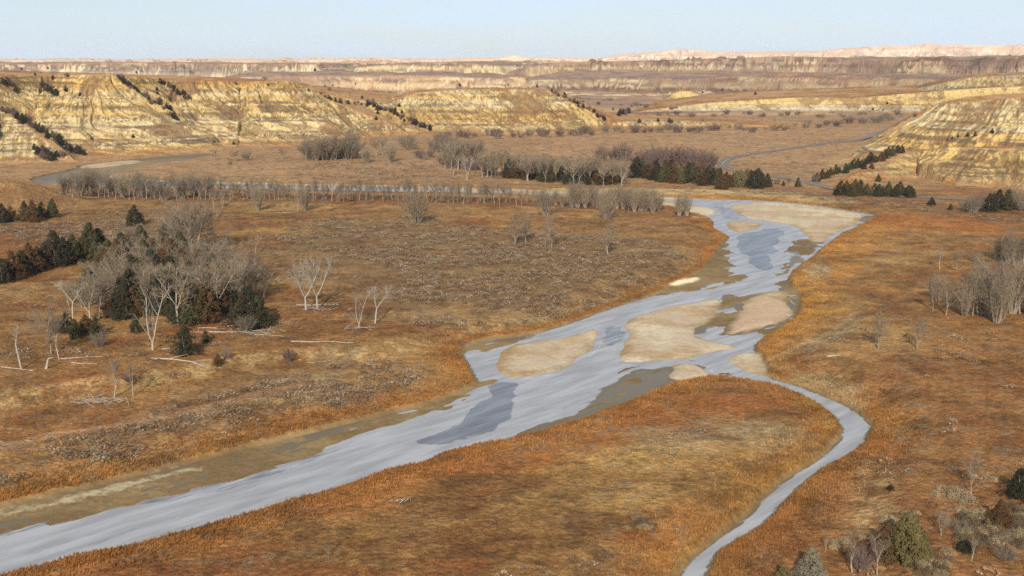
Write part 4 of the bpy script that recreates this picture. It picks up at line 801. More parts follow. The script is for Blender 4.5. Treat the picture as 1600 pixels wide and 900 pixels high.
one('tallwillow', 1061, 337, 32, 'willow_tree', 'tree', 'slim bare willow at the river bend tip, on its meadow side')
one('tallwillow', 1073, 337, 32, 'willow_tree', 'tree', 'slim bare willow at the river bend tip, on its sandbar side')
one('slim', 398, 328, 40, 'bare_tree', 'tree', 'dense many-stemmed bare tree standing forward of the riverside row', wide=1.2)
one('tallwillow', 404, 329, 36, 'willow_tree', 'tree', 'brown bare willow pressed against the dense many-stemmed tree')
one('slimpale', 465, 329, 38, 'bare_tree', 'tree', 'bare tree with white trunk of the pair forward of the riverside row', wide=1.2)
one('tallwillow', 476, 329, 36, 'willow_tree', 'tree', 'brown willow of the pair forward of the riverside row', wide=.9)
one('slim', 509, 331, 24, 'bare_tree', 'tree', 'small thin bare tree alone before the riverside row')
one('forked', 348, 327, 34, 'cottonwood_tree', 'tree', 'white forked cottonwood before the riverside row, behind the large grove', wide=.8)
one('slim', 334, 326, 30, 'bare_tree', 'tree', 'slim grey tree beside the white forked cottonwood', wide=1.3)
# riverside row
RW = 'slim bare trees of the riverside row'
many(['slim', 'slimpale', 'slim', 'tallwillow'], line([(92, 303), (150, 306), (240, 313), (330, 312)], 36, 33, 3, 3, seed=3) + line([(110, 300), (200, 305), (330, 306)], 26, 31, 4, 2, seed=13), 'riverside_tree', 'tree', 'slim bare tree', 'of the dense row between knoll and grove', RW, wide=1.25)
many(['slim', 'slimpale', 'slim', 'slim'], line([(340, 312), (450, 312), (590, 314)], 36, 31, 3, 2.5, seed=4) + line([(345, 309), (500, 310), (588, 311)], 21, 27, 4, 1.5, seed=14), 'riverside_tree', 'tree', 'slim bare tree', 'of the thin row, counted from the grove to the willow', RW, wide=1.1)
many(['slim', 'slimpale', 'slim', 'slim'], line([(596, 314), (700, 317), (825, 320)], 30, 31, 3, 2.5, seed=44) + line([(596, 311), (700, 313), (800, 315)], 19, 27, 4, 1.5, seed=45), 'riverside_tree', 'tree', 'slim bare tree', 'of the row behind the vase-shaped willow, counted from it', RW, wide=1.1)
many(['tallwillow', 'slim', 'tallwillow'], line([(890, 323), (985, 325)], 14, 34, 3, 2, seed=5) + line([(978, 330), (1032, 331)], 10, 33, 2, 2, seed=6) + line([(832, 321), (885, 322)], 5, 27, 4, 2, seed=7), 'riverside_tree', 'tree', 'bushy bare tree', 'of the row end, counted from the sandbar', RW, rev=True)
# groves beyond the narrow reach
many(['slim', 'tallwillow', 'thicketgrey', 'slim'], line([(478, 250), (520, 249), (562, 246)], 20, 31, 3, 2, seed=8), 'bare_tree', 'tree', 'grey bare tree', 'of the small wood under the long bluff', 'trees of the small wood under the long bluff', wide=1.5)
one('tallwillow', 572, 254, 24, 'willow_tree', 'tree', 'small grey willow at the near corner of the small wood', wide=1.2)
one('cotton', 588, 244, 30, 'cottonwood_tree', 'tree', 'white-trunked cottonwood just past the small wood, the shorter of two')
one('cotton', 597, 244, 34, 'cottonwood_tree', 'tree', 'white-trunked cottonwood just past the small wood, the taller of two')
one('tallwillow', 610, 253, 32, 'willow_tree', 'tree', 'round grey willow beside the two white-trunked cottonwoods', wide=1.3)
one('small', 442, 249, 20, 'bare_tree', 'tree', 'small bare tree alone on tawny grass under the long bluff')
many(['small', 'thicketgrey', 'cottongrey'], [(335, 250, 16), (368, 252, 20), (385, 250, 16), (360, 258, 8)], 'bare_tree', 'tree', 'tiny bare tree', 'in the flats inside the farthest river loop', 'trees inside the river loop')
many(['thicketgrey', 'cottongrey', 'thicket'], [(636, 234, 26), (645, 240, 22), (655, 248, 16), (672, 246, 14), (690, 232, 26), (680, 238, 24), (700, 236, 28), (710, 240, 24), (664, 250, 14)], 'bare_tree', 'tree', 'dull brown bare tree', 'where the long bluff meets the tree belt', 'trees at the bluff foot', wide=1.1)
many(['cotton', 'cottongrey', 'cotton'], line([(690, 260), (700, 263), (730, 263), (745, 264)], 11, 42, 3, 3, seed=15), 'cottonwood_tree', 'tree', 'white-trunked cottonwood', 'of the tree belt, counted from the bluff end', 'cottonwoods of the middle tree belt', wide=.9)
one('dead', 730, 282, 34, 'dead_tree', 'dead tree', 'white dead tree with raised arms standing forward of the middle tree belt')
one('small', 708, 275, 34, 'bare_tree', 'tree', 'thin grey bare tree standing forward of the middle tree belt', wide=1.1)
many(['cotton', 'cotton', 'cottongrey'], line([(752, 278), (800, 276), (860, 282), (920, 285), (980, 288)], 34, 42, 4, 5, .15, seed=16), 'cottonwood_tree', 'tree', 'pale cottonwood', 'of the middle tree belt, counted from the dead tree with raised arms', 'cottonwoods of the middle tree belt', wide=.85)
many(J, line([(790, 275), (830, 280), (870, 284), (920, 286), (968, 286)], 18, 24, 4, 3, .2, seed=17), 'juniper_tree', 'juniper', 'dark juniper', 'under the pale cottonwoods of the middle tree belt', 'junipers of the middle tree belt')
many(['thicket', 'thicket'], line([(690, 256), (740, 266), (770, 272)], 8, 16, 5, 3, seed=18), 'bare_shrub', 'shrub', 'dark thicket bush', 'under the cottonwoods at the bluff end of the belt', 'dark thickets of the middle tree belt', wide=1.3)
many(['thicket', 'thicket'], [(973, 252, 30), (1012, 262, 30), (1024, 258, 30), (1036, 262, 32), (1048, 260, 30), (1062, 262, 34), (1074, 264, 34), (1086, 266, 32), (1100, 266, 32), (1110, 265, 28), (995, 262, 26), (958, 250, 18), (940, 252, 24)], 'bare_shrub', 'shrub', 'round reddish-brown bare thicket', 'behind the junipers beside the road curve', 'reddish thickets by the road curve', wide=1.05)
many(J + ['jun_rust', 'jun_olive'], line([(985, 276), (1040, 283), (1100, 288), (1150, 292), (1200, 291)], 34, 24, 3, 3, .2, seed=19) + line([(990, 270), (1060, 275), (1120, 282)], 13, 22, 4, 2, .2, seed=29), 'juniper_tree', 'juniper', 'dense juniper', 'of the juniper belt, counted from the pale cottonwoods', 'junipers of the belt before the road curve')
one('jun_rust', 1129, 296, 24, 'juniper_tree', 'juniper', 'rusty juniper standing forward of the juniper belt')
one('jun_green', 1247, 292, 15, 'juniper_tree', 'juniper', 'round green juniper alone between road and sandbar')
many(['thicketgrey', 'jun_green'], [(1214, 288, 10), (1224, 290, 8), (1232, 284, 8), (1274, 284, 14)], 'roadside_shrub', 'shrub', 'small dull shrub', 'beside the road past the juniper belt', 'roadside shrubs')
many(J, line([(1306, 304), (1340, 306), (1375, 306), (1430, 308)], 14, 20, 3, 2, .25, seed=20), 'juniper_tree', 'juniper', 'dark juniper', 'of the row along the foot of the yellow tiered bluff', 'junipers at the tiered bluff foot')
many(J, line([(1274, 284), (1310, 272), (1345, 262), (1375, 250), (1413, 236)], 20, 13, 2, 2, .25, seed=21), 'juniper_tree', 'juniper', 'dark juniper', 'of the ravine line climbing the yellow tiered bluff', 'junipers climbing the tiered bluff')
many(J, [(1350, 264, 12), (1362, 264, 10), (1372, 284, 12), (1497, 214, 5), (1512, 213, 8), (1523, 213, 8), (1550, 208, 8), (1480, 219, 4), (1488, 217, 5)], 'juniper_tree', 'juniper', 'small lone juniper', 'scattered on the face of the yellow tiered bluff', 'junipers on the tiered bluff face')
many(['jun_dark', 'thicket', 'thicketgrey', 'jun_green'], [(1455, 322, 14), (1485, 328, 10), (1520, 332, 28), (1532, 328, 26), (1545, 330, 28), (1560, 326, 30), (1574, 328, 32), (1585, 326, 34), (1598, 330, 28), (1508, 330, 18)], 'roadside_bush', 'bush', 'dark roadside bush', 'below the yellow tiered bluff, counted from the sandbar side', 'dark bushes below the tiered bluff', wide=1.1)
# the side grove beyond the creek
one('small', 1372, 545, 62, 'bare_tree', 'tree', 'lone thin bare tree past the creek, the one nearer the river', wide=.8)
one('small', 1432, 546, 56, 'bare_tree', 'tree', 'lone wider bare tree with pale trunk past the creek, farther from the river', wide=.9)
one('slimpale', 1469, 421, 34, 'bare_tree', 'tree', 'small bare tree with two pale stems in front of the side grove', wide=1.2)
one('slim', 1495, 424, 30, 'bare_tree', 'tree', 'small grey bare tree behind the two-stemmed one')
one('thicketgrey', 1525, 410, 16, 'bare_shrub', 'shrub', 'small grey bush alone in orange grass near the side grove')
many(['tallwillow', 'slim'], line([(1553, 408), (1612, 412)], 9, 44, 3, 3, seed=22), 'willow_tree', 'tree', 'tall grey willow', 'of the far thicket in the side grove', 'willows of the side grove', wide=.9)
many(['slim', 'tallwillow', 'small', 'tallwillow'], [(1458, 487, 56), (1478, 492, 50), (1500, 480, 60), (1507, 494, 54), (1520, 494, 74), (1532, 492, 82), (1546, 498, 84), (1558, 505, 80), (1570, 496, 84), (1582, 490, 80), (1594, 490, 78), (1606, 490, 80), (1515, 470, 62), (1540, 470, 66), (1565, 468, 70), (1590, 465, 66), (1466, 470, 44)],
     'willow_tree', 'tree', 'bare grey tree', 'of the near thicket in the side grove', 'trees of the side grove', wide=.9)
# hillside nearest the camera
one('bigcone', 1416, 873, 76, 'juniper_tree', 'juniper', 'broad olive-green juniper with visible pale stem, largest on the near slope', wide=.9)
one('jun_rust', 1384, 872, 58, 'juniper_tree', 'juniper', 'rusty brown juniper leaning into the broad olive-green one')
one('jun_grey', 1267, 912, 60, 'juniper_tree', 'juniper', 'grey-green juniper on the near bank by the creek mouth, cut by the frame')
one('jun_olive', 1222, 912, 34, 'juniper_tree', 'juniper', 'small olive juniper closest to the creek, cut by the frame')
one('cone', 1561, 823, 44, 'juniper_tree', 'juniper', 'neat rusty-green cone-shaped juniper on the near slope')
one('jun_olive', 1542, 830, 22, 'juniper_tree', 'juniper', 'low juniper at the foot of the neat cone-shaped one')
one('jun_dark', 1592, 777, 48, 'juniper_tree', 'juniper', 'dark green juniper at the frame edge above the cone-shaped one')
one('lowjun', 1510, 862, 20, 'juniper_tree', 'juniper', 'flat spreading dark juniper on the near slope', wide=.8)
one('slim', 1517, 772, 62, 'bare_tree', 'tree', 'thin grey bare tree with short white foot on the near slope', wide=1.1)
one('slimpale', 1332, 895, 62, 'bare_tree', 'tree', 'thin white-stemmed tree at the frame bottom, farther from the broad juniper', wide=1.2)
one('slimpale', 1370, 898, 66, 'bare_tree', 'tree', 'thin white-stemmed tree at the frame bottom, touching the rusty juniper', wide=1.2)
one('slimpale', 1289, 863, 30, 'bare_tree', 'tree', 'tiny pale sapling beside pale shrubs by the grey-green juniper')
one('small', 1470, 838, 44, 'bare_tree', 'tree', 'dark twiggy bare tree between the broad juniper and the cone-shaped one')
one('slimpale', 1518, 876, 40, 'bare_tree', 'tree', 'pale thin tree rising from the flat spreading juniper')
one('thicket', 1345, 890, 40, 'bare_shrub', 'shrub', 'brown bare shrub tangled around the white-stemmed trees', wide=1.2)
one('thicketgrey', 1500, 835, 24, 'bare_shrub', 'shrub', 'dull grey shrub beyond the dark twiggy tree')
one('thicketgrey', 1570, 875, 24, 'bare_shrub', 'shrub', 'spreading grey shrub beyond the flat juniper, near the frame corner', wide=1.6)
one('jun_dark', 1392, 765, 9, 'dark_shrub', 'shrub', 'single dark low shrub alone in rust-coloured grass', wide=1.6)
one('slim', 513, 872, 34, 'bare_tree', 'tree', 'tiny bare sapling alone in the nearest tawny grass')
many(['straw'], [(1392, 822, 18), (1385, 812, 10), (1418, 806, 10), (1432, 804, 8), (1308, 852, 12), (1318, 850, 12), (1302, 858, 10), (1345, 842, 10), (1470, 765, 9), (1490, 772, 14), (1500, 780, 18), (1512, 788, 14), (1540, 748, 8), (1552, 752, 8), (1462, 775, 10), (1480, 868, 14), (1455, 885, 14), (1440, 882, 12)], 'pale_shrub', 'shrub', 'straw-headed shrub', 'on the near slope', 'straw-headed shrubs of the near slope', wide=1.2)
many(['greyshrub', 'straw', 'greyshrub'], [(1500 + 9 * (i % 12) + (i * 37 % 7), 800 + 8 * (i // 12) + (i * 53 % 9), 11 + i % 5) for i in range(84) if not (1528 < 1500 + 9 * (i % 12) < 1580 and 780 < 800 + 8 * (i // 12) < 830)] + [(1480 - 4 * i, 880 + (i * 29 % 22), 13) for i in range(12)], 'slope_shrub', 'shrub', 'dry grey shrub', 'of the scrub around the cone-shaped juniper', 'dry scrub of the near slope', wide=1.2)
many(['greyshrub', 'straw'], [(1000, 822, 10), (1006, 815, 6), (1018, 824, 9), (980, 826, 6), (1035, 826, 5), (1021, 832, 6), (1007, 826, 9), (952, 870, 6), (1058, 760, 4), (1066, 761, 4)], 'pale_shrub', 'shrub', 'small pale shrub', 'in the grass between river and creek', 'pale shrubs between river and creek', wide=1.3)
# bluffs
BJ = ['jun_dark', 'jun_dark', 'thicket']
many(BJ, line([(-4, 168), (20, 182), (45, 196), (68, 208), (92, 222), (108, 234), (130, 244)], 34, 11, 4, 3, .3, seed=31) + line([(58, 236), (70, 246), (95, 250)], 12, 11, 6, 6, .3, seed=32), 'juniper_tree', 'juniper', 'dark juniper', 'of the ravine line down the nearest bluff spur', 'junipers in the spur ravine')
many(BJ, line([(2, 128), (12, 136), (24, 142)], 8, 9, 4, 3, seed=33) + line([(66, 135), (80, 144), (88, 150)], 9, 10, 5, 4, seed=34) + [(103, 143, 8), (105, 120, 8), (83, 124, 7), (55, 118, 5), (125, 150, 6)], 'juniper_tree', 'juniper', 'dark juniper', 'near the rim of the long bluff above the spur', 'junipers under the long bluff rim')
many(BJ, line([(182, 122), (208, 140), (228, 156), (252, 166), (270, 178), (280, 190)], 24, 8, 3, 2, .3, seed=35) + [(245, 142, 6), (246, 150, 6), (250, 160, 7), (208, 215, 6), (143, 218, 6)], 'juniper_tree', 'juniper', 'dark juniper', 'of the first ravine down the long bluff', 'junipers in the first ravine')
many(BJ, line([(250, 128), (272, 142), (290, 152), (297, 158)], 13, 8, 3, 2, .3, seed=36) + [(368, 134, 6), (375, 140, 5), (335, 225, 7), (365, 226, 6)], 'juniper_tree', 'juniper', 'dark juniper', 'of the second ravine down the long bluff', 'junipers in the second ravine')
many(BJ, line([(497, 148), (520, 158), (540, 163), (560, 164), (590, 166)], 14, 6, 3, 2, .3, seed=37) + line([(572, 162), (600, 172), (625, 184), (650, 196), (676, 206)], 26, 8, 4, 3, .3, seed=38) + [(590, 178, 6), (588, 188, 6), (628, 178, 6), (624, 168, 6), (515, 142, 6), (566, 154, 5), (583, 157, 4), (482, 142, 4), (419, 134, 4), (508, 134, 3), (520, 135, 3), (556, 132, 3)], 'juniper_tree', 'juniper', 'dark juniper', 'in the deep ravine between the long and middle bluffs', 'junipers in the deep ravine')
many(BJ, line([(862, 142), (872, 150), (905, 165), (925, 176), (950, 186)], 16, 7, 4, 2, .3, seed=39) + line([(965, 180), (985, 177)], 8, 8, 3, 2, seed=40) + [(839, 136, 5), (1046, 192, 8), (1050, 192, 6), (1098, 190, 5), (999, 192, 7), (1028, 190, 6)], 'juniper_tree', 'juniper', 'dark juniper', 'down the sloping end of the middle bluff', 'junipers at the middle bluff end')
many(['jun_dark'], [(34, 110, 4), (75, 107, 4), (213, 113, 4), (284, 120, 2), (718, 135, 5), (492, 110, 5), (1098, 146, 4), (1128, 141, 4), (1180, 148, 5), (958, 172, 4), (1386, 162, 4), (1364, 172, 4), (1380, 172, 3)], 'juniper_tree', 'juniper', 'tiny lone dark tree', 'standing out on the open plateaus and far slopes', 'lone trees on far open ground')
many(['thicketgrey', 'thicket', 'cottongrey'], line([(700, 214), (780, 215), (850, 212), (960, 208), (1010, 206), (1100, 205)], 50, 11, 8, 3, .35, seed=41), 'far_bush', 'bush', 'dull bare bush', 'in the belt along the middle bluff foot', 'bushes along the middle bluff foot', wide=1.3)
many(['thicketgrey', 'thicket', 'cottongrey'], line([(1080, 206), (1200, 205), (1260, 200), (1310, 196), (1400, 190)], 30, 9, 8, 3, .4, seed=42) + line([(1010, 180), (1150, 182), (1300, 183), (1430, 180)], 30, 6, 9, 3, .4, seed=43) + line([(900, 162), (960, 160), (1000, 166), (1060, 172)], 16, 5, 6, 3, .4, seed=44), 'far_bush', 'bush', 'faint purplish bush', 'on the far valley floor before the pale yellow cliff', 'bushes of the far valley floor', wide=1.6)
pts_ = raycast([(r[0], r[1]) for r in REQ])
zs_ = ground(pts_[:, 0], pts_[:, 1])
random.seed(77)
WK = dict(cotton=1.08, cottongrey=1.05, slim=1.3, slimpale=1.25, small=1.2, willow=1.25, tallwillow=1.2, thicketgrey=1.15)
def build_thing(kind, x, y, z, s, wide, name, cat, label, group, tiny):
    H0, tm, cm = random.choice(PROTO[kind]); s = s / H0
    w = s * wide * random.uniform(.92, 1.08) * WK.get(kind, 1.0)
    def setp(o):
        o['category'] = cat; o['label'] = label
        if group: o['group'] = group
    R_ = random.random() * 6.28 if kind not in ('forked', 'dead', 'snag') else random.uniform(-.3, .3)
    one_mesh = tm is None or cm is None or tiny
    if one_mesh:
        o = link(name, cm or tm); o.location = (x, y, z); o.rotation_euler = (0, 0, R_); o.scale = (w, w, s); setp(o); return o
    o = bpy.data.objects.new(name, None); COL.objects.link(o); o.location = (x, y, z); o.rotation_euler = (0, 0, R_); o.scale = (w, w, s); o.empty_display_size = .2; setp(o)
    link('trunk', tm, o); link('limbs' if kind in ('dead', 'snag', 'darksnag') else 'crown', cm, o); return o
for r, p, z in zip(REQ, pts_, zs_):
    px, py, hpx, kind, name, cat, label, group, wide = r
    dz = z - CAMH; dep = p[1] * cT - dz * sT; hm = hpx * dep / (FPX * cT)
    build_thing(kind, float(p[0]), float(p[1]), float(z) - .05, float(hm), wide, name, cat, label, group, hpx < 13)
print('things', len(REQ), 'max label words', max(len(r[6].split()) for r in REQ))
# ------------------------------------------------------------------ fallen wood
def log(px, py, len_m, r, ang, label, name='fallen_log', bend=.12, branches=2, m='white', group=None):
    x, y = raycast([(px, py)])[0]; B = MB(); r = r * .62; len_m = len_m * .85; d = Vector((math.cos(ang), math.sin(ang), .0)); pts, de = path(Vector((0, 0, r * .7)), d, len_m, 7, bend * 1.6); 
    z0 = gz(x, y)
    for q in pts: q.z = gz(x + q.x, y + q.y) - z0 + r * .6
    B.tube(pts, [r * (1 - .08 * i) for i in range(8)], 7)
    for k in range(branches):
        q = pts[random.randint(2, 6)]; p2, _ = path(q, de + Vector((random.uniform(-.6, .6), random.uniform(-1, 1), .35)), len_m * .3, 3, .2); B.tube(p2, [r * .45, r * .35, r * .25, r * .1], 5)
    o = link(name, B.mesh(name, MAT[m])); o.location = (x, y, gz(x, y)); o['label'] = label; o['category'] = 'log'
    if group: o['group'] = group
random.seed(9)
for a in [(236, 561, 16, .34, .05, 'longest bleached log, lying before the bushy lone juniper'), (350, 511, 7, .22, .6, 'bleached log slanting up towards the junipers, behind the bushy lone one'),
          (308, 513, 8, .22, .02, 'thin bleached log lying level behind the bushy lone juniper'), (326, 519, 11, .26, .03, 'thick bleached log lying level beside the tiny green juniper'),
          (297, 519, 5, .18, .1, 'short bleached log touching the bushy lone juniper'), (388, 505, 9, .2, .1, 'grey log under the wide dark juniper'), (398, 523, 10, .2, -.1, 'grey log lowest of those past the wide dark juniper'),
          (412, 508, 9, .2, .3, 'grey log reaching furthest out into the meadow from the grove'), (455, 534, 17, .28, -.08, 'long grey log with a root end, alone on the meadow edge near the terrace'),
          (95, 561, 10, .22, .02, 'bleached log behind the small white stump'), (112, 567, 7, .2, -.15, 'short bleached log slanting beside the small white stump'), (2, 574, 9, .22, -.05, 'bleached log by the foot of the leaning snag'),
          (463, 477, 13, .22, .05, 'bleached log behind the two dead trees in the meadow'), (252, 546, 8, .2, .3, 'short log at the foot of the tall forked cottonwood'),
          (1082, 339, 11, .3, -.1, 'grey driftwood log on the bank at the river bend tip'), (1292, 558, 3.5, .4, .3, 'short pale driftwood stub beyond the creek'), (480, 567, 6, .18, .1, 'thin grey stick beside the dark terrace shrub'), (430, 333, 12, .22, .3, 'fallen grey tree before the riverside row')]:
    log(*a, m='pale' if 'grey' in a[5] else 'white')
def sticks(px, py, n, R, label, name='brush_pile', m='white'):
    x, y = raycast([(px, py)])[0]; B = MB()
    for i in range(n):
        c = Vector((random.gauss(0, R * .5), random.gauss(0, R * .22), random.uniform(.1, .6))); d = Vector((random.uniform(-1, 1), random.uniform(-.6, .6), random.uniform(-.1, .35))).normalized(); l = random.uniform(.5, 1.3) * R * .6
        p2, _ = path(c - d * l * .5, d, l, 3, .15); r = random.uniform(.03, .09); B.tube(p2, [r, r * .9, r * .7, r * .4], 4)
    o = link(name, B.mesh(name, MAT[m])); o.location = (x, y, gz(x, y)); o['label'] = label; o['category'] = 'brush pile'
sticks(160, 628, 55, 5.0, 'wide heap of grey dead branches beside the two young pale trees', m='pale')
sticks(562, 514, 26, 3.2, 'heap of white sticks around the foot of the forked dead tree')
sticks(498, 484, 16, 4.5, 'scattered white sticks under the dead tree with the long low limb')
sticks(395, 520, 40, 5.5, 'grey tangle of branches past the wide dark juniper')
sticks(628, 784, 14, 1.6, 'small pale tangle of twigs in the grass near the river bank')
x, y = raycast([(72, 576)])[0]; B = MB(); pp, _ = path(Vector((0, 0, -.3)), Vector((.25, 0, 1)), 2.6, 4, .12); B.tube(pp, [.34, .28, .25, .22, .15], 7); p2, _ = path(pp[-1], Vector((1, 0, .1)), 1.2, 2, .1); B.tube(p2, [.15, .1, .05], 5)
o = link('tree_stump', B.mesh('tree_stump', MAT['white'])); o.location = (x, y, gz(x, y)); o['label'] = 'small white bent stump before the crooked grey cottonwood'; o['category'] = 'stump'
# ------------------------------------------------------------------ ground cover: sagebrush, grass, bluff scrub (beyond counting)
R = np.random.default_rng(99)
def template(n, kind):
    """n little triangles of one shrub or tuft, unit size"""
    if kind == 'shrub':
        a = R.random(n) * 6.283; b = np.sqrt(R.random(n)); z = (1 - .55 * b * b) * (0.45 + .55 * R.random(n)); c = np.stack([np.cos(a) * b, np.sin(a) * b, z * .9], 1)
        s = .22; t = R.normal(size=(n, 3, 3)) * s * .5; t[:, 2, :] += c * .25; V = c[:, None, :] + t; V[:, :, 2] = np.maximum(V[:, :, 2], 0); return V.astype(F32)
    a = R.random(n) * 6.283; b = R.random(n) * .45; base = np.stack([np.cos(a) * b, np.sin(a) * b, 0 * a - .05], 1); w = .10
    tip = base + np.stack([np.cos(a) * .35 * R.random(n), np.sin(a) * .35 * R.random(n), .65 + .5 * R.random(n)], 1)
    o = np.stack([-np.sin(a) * w, np.cos(a) * w, 0 * a], 1); return np.stack([base - o, base + o, tip], 1).astype(F32)
def scatter(name, kind, X, Y, size, hgt, cols, m, ntri, label, nt_=10):
    Z = ground(X, Y); N = len(X); T = np.stack([template(ntri, kind) for _ in range(nt_)]); id_ = R.integers(0, nt_, N)
    V = T[id_]; th = R.random(N) * 6.283; c, s = np.cos(th)[:, None, None].astype(F32), np.sin(th)[:, None, None].astype(F32)
    x = V[..., 0] * c - V[..., 1] * s; y = V[..., 0] * s + V[..., 1] * c
    W = np.stack([x[..., :] * size[:, None, None] + X[:, None, None], y * size[:, None, None] + Y[:, None, None], V[..., 2] * hgt[:, None, None] + Z[:, None, None]], -1)
    W = W.reshape(-1, 3); C_ = np.repeat(cols, ntri * 3, 0) * (.8 + .4 * R.random(len(W) // 3).repeat(3))[:, None]
    o = link(name, mesh_np(name, W, np.arange(len(W)).reshape(-1, 3), m, C_)); o['kind'] = 'stuff'; o['label'] = label; print(name, N, len(W) // 3); return o
M_leaf = mat('cover', attr='Col', rough=.95, spec=.05)
def rand_in(poly, dens):
    P = np.asarray(poly); x0, y0 = P.min(0); x1, y1 = P.max(0); n = int((x1 - x0) * (y1 - y0) * dens); X = R.uniform(x0, x1, n).astype(F32); Y = R.uniform(y0, y1, n).astype(F32)
    k = sdf(X, Y, P, 5) < 0; return X[k], Y[k]
sx, sy = [], []
for pts, dn, cl in [([(400, 372), (520, 342), (700, 345), (800, 372), (1000, 378), (1085, 400), (1040, 442), (950, 478), (850, 498), (780, 512), (640, 522), (600, 485), (640, 430), (520, 402)], .6, .45),
                ([(0, 352), (250, 330), (250, 352), (150, 392), (0, 378)], .5, .4), ([(-50, 560), (250, 545), (430, 530), (560, 545), (420, 565), (240, 602), (0, 622)], .10, .52),
                ([(-150, 705), (80, 690), (350, 615), (560, 560), (700, 562), (600, 622), (380, 668), (150, 722), (-100, 770)], .55, .45), ([(-500, 640), (600, 530), (1100, 400), (1050, 335), (300, 315), (-500, 320)], .05, .5),
                ([(460, 252), (700, 255), (740, 285), (460, 282)], .18, .5), ([(1150, 290), (1300, 303), (1440, 318), (1640, 340), (1640, 358), (1440, 328), (1300, 312), (1150, 300)], .25, .45), ([(1000, 690), (1150, 652), (1265, 662), (1275, 690), (1150, 740), (1020, 720)], .09, .52),
                ([(1390, 560), (1700, 560), (1700, 1000), (1250, 1000), (1280, 850), (1400, 720)], .03, .5), ([(1230, 560), (1330, 520), (1480, 440), (1600, 520), (1500, 600), (1380, 640), (1300, 610)], .06, .5), ([(500, 850), (800, 760), (1040, 740), (1060, 880), (900, 1000), (500, 960)], .03, .55), ([(1100,205),(1450,190),(1430,178),(1000,182)], .02,.45), ([(200, 285), (600, 290), (1100, 300), (1300, 300), (1280, 235), (1400, 205), (1000, 208), (700, 222), (330, 245)], .035, .47)]:
    X, Y = rand_in(G(pts, 1.5, 1), dn); k = fbm(X * .55, Y, 9, 3, 101.) + R.normal(0, .05, len(X)) > cl; sx.append(X[k]); sy.append(Y[k])
X = np.concatenate(sx); Y = np.concatenate(sy); k = sdf(X, Y, CHAN, 6) > 2.5; k &= np.abs(sdf(X, Y, TRACK, 6, False)) > 1.8; X, Y = X[k], Y[k]
n = len(X); sz = (1 + .15 * sstep(300, 200, Y)) * (.45 + .8 * R.random(n) ** 1.5).astype(F32); base = np.stack([hexl('978067'), hexl('806a52'), hexl('9c8e7c'), hexl('705a44')])[R.choice(4, n, p=[.4, .3, .1, .2])]
scatter('sagebrush', 'shrub', X, Y, sz, sz * .85, base * (.52 + .45 * R.random(n))[:, None], M_leaf, 40, 'low grey-brown sagebrush dotting the tawny flats in loose drifts')
def gcol(X, Y):
    h, I = ground(X, Y, True); return albedo(X, Y, h, I, np.zeros(len(X), F32)), I, h
# grass: density falls with distance
gx, gy = [], []
for d0, d1, dn in ((118, 175, 3.2), (175, 250, 1.9), (250, 340, 1.0), (340, 470, .5)):
    w = d1 * .56; n = int((d1 - d0) * 2 * w * dn); X = R.uniform(-w, w, n).astype(F32); Y = R.uniform(d0, d1, n).astype(F32); k = np.abs(X) < Y * .56; gx.append(X[k]); gy.append(Y[k])
X = np.concatenate(gx); Y = np.concatenate(gy); c, I, h = gcol(X, Y); k = (I['e2'] > .6) & (h < 30); X, Y, c, dc = X[k], Y[k], c[k], I['dC'][k]; n = len(X)
big = (1 + .75 * (dc < 9) ) * (.6 + .6 * R.random(n)); far_ = .75 + Y / 500
scatter('grass', 'tuft', X, Y, (.28 * big * far_).astype(F32), (.27 * big).astype(F32), c * (.75 + .65 * R.random(n) ** 1.3)[:, None], M_leaf, 6, 'dry tawny and rust-coloured grass covering the valley floor')
# taller orange grass fringe on the river banks
P = np.asarray(CHAN); seg = np.roll(P, -1, 0) - P; L_ = np.hypot(seg[:, 0], seg[:, 1]); near = (P[:, 1] < 520); wgt = L_ * near * np.clip(260 / P[:, 1], .5, 2); n = 40000; i = R.choice(len(P), n, p=wgt / wgt.sum()); t = R.random(n); N_ = np.stack([seg[i, 1], -seg[i, 0]], 1) / (L_[i, None] + 1e-6)
off = R.uniform(-4.5, 4.5, n); Q_ = P[i] + seg[i] * t[:, None] + N_ * off[:, None]; X, Y = Q_[:, 0].astype(F32), Q_[:, 1].astype(F32); c, I, h = gcol(X, Y); k = (I['e2'] > .3) & (I['dC'] < 4.5); X, Y, c = X[k], Y[k], c[k]; n = len(X)
c = mixc(c, hexl('a07030'), np.full(n, .15)); scatter('bank_grass', 'tuft', X, Y, (.32 + .2 * R.random(n)).astype(F32), (.25 + .38 * R.random(n) ** 1.5).astype(F32), c * (.75 + .45 * R.random(n))[:, None], M_leaf, 7, 'tall orange grass fringing the river banks')
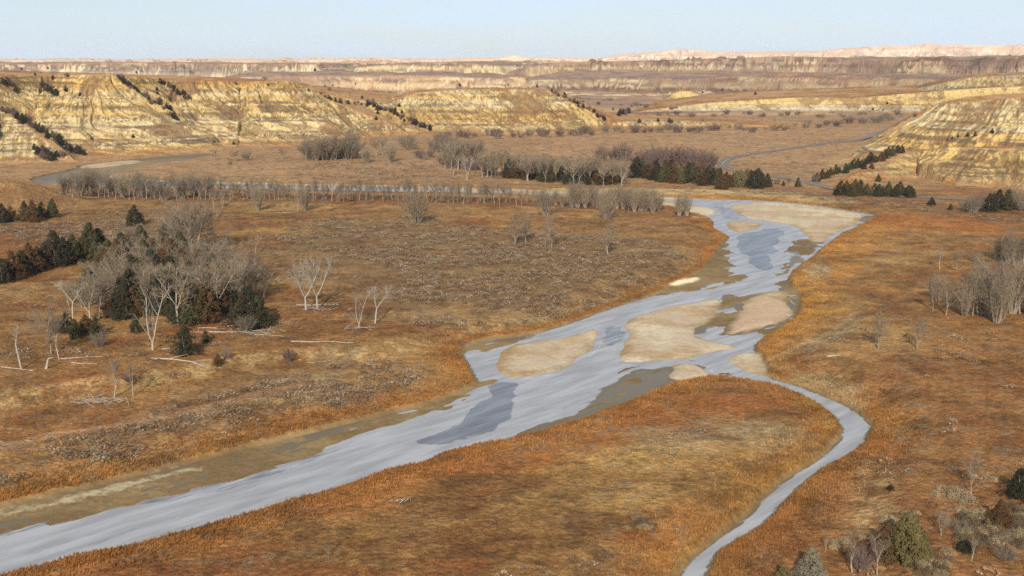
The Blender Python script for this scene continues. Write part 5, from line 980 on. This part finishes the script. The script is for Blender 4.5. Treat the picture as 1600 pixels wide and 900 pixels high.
# scrub on the bluffs
bx, by = [], []
for m in MESAS:
    if m.lam > 60: continue
    X, Y = rand_in(np.array([[m.P[:, 0].min() - m.W, m.P[:, 1].min() - m.W], [m.P[:, 0].max(), m.P[:, 1].min() - m.W], [m.P[:, 0].max(), m.P[:, 1].max()], [m.P[:, 0].min() - m.W, m.P[:, 1].max()]]), .22)
    k = (np.abs(X) < Y * .56); X, Y = X[k], Y[k]; h, I = ground(X, Y, True); p = .18 + .9 * sstep(.3, .8, I['g']) + .9 * sstep(.5, .65, fbm(X, Y, 18, 3, 111.)); k = (I['sid'] >= 0) & (R.random(len(X)) * 1.6 < p) & (I['dm'] > -25) & (I['dC'] > 3); bx.append(X[k]); by.append(Y[k])
fx_ = R.uniform(-1500, 1500, 60000).astype(F32); fy_ = R.uniform(1300, 3200, 60000).astype(F32); k = (np.abs(fx_) < fy_ * .56) & (fbm(fx_, fy_, 120, 4, 141., .7) > .58); fx_, fy_ = fx_[k], fy_[k]; bx.append(fx_); by.append(fy_)
X = np.concatenate(bx); Y = np.concatenate(by); n = len(X); sz = (.3 + .6 * R.random(n) ** 2) * np.where(Y > 1250, 2.6, 1).astype(F32); base = np.stack([hexl('6d5843'), hexl('57472f'), hexl('866c4c')])[R.choice(3, n)]
scatter('bluff_scrub', 'shrub', X, Y, sz, sz * .9, base * (.8 + .4 * R.random(n))[:, None], M_leaf, 12, 'small dark scrub dotting the bluff faces and ravines')
# ------------------------------------------------------------------ air
hm = bpy.data.materials.new('thin_haze'); hm.use_nodes = True; t = hm.node_tree; t.nodes.clear(); ho = t.nodes.new('ShaderNodeOutputMaterial'); pv = t.nodes.new('ShaderNodeVolumePrincipled')
pv.inputs['Color'].default_value = (.90, .93, .98, 1); pv.inputs['Density'].default_value = HAZE; pv.inputs['Anisotropy'].default_value = 0.0; t.links.new(pv.outputs[0], ho.inputs['Volume'])
hv = [(x_, y_, z_) for z_ in (-4, 150) for y_ in (-150, 12500) for x_ in (-27500, 27500)]
he = link('haze', mesh_np('haze', np.array(hv, F32), np.array([[0, 2, 3, 1], [4, 5, 7, 6], [0, 1, 5, 4], [2, 6, 7, 3], [0, 4, 6, 2], [1, 3, 7, 5]]), hm)); he['kind'] = 'stuff'; he['label'] = 'thin pale blue haze filling the air of the wide valley'
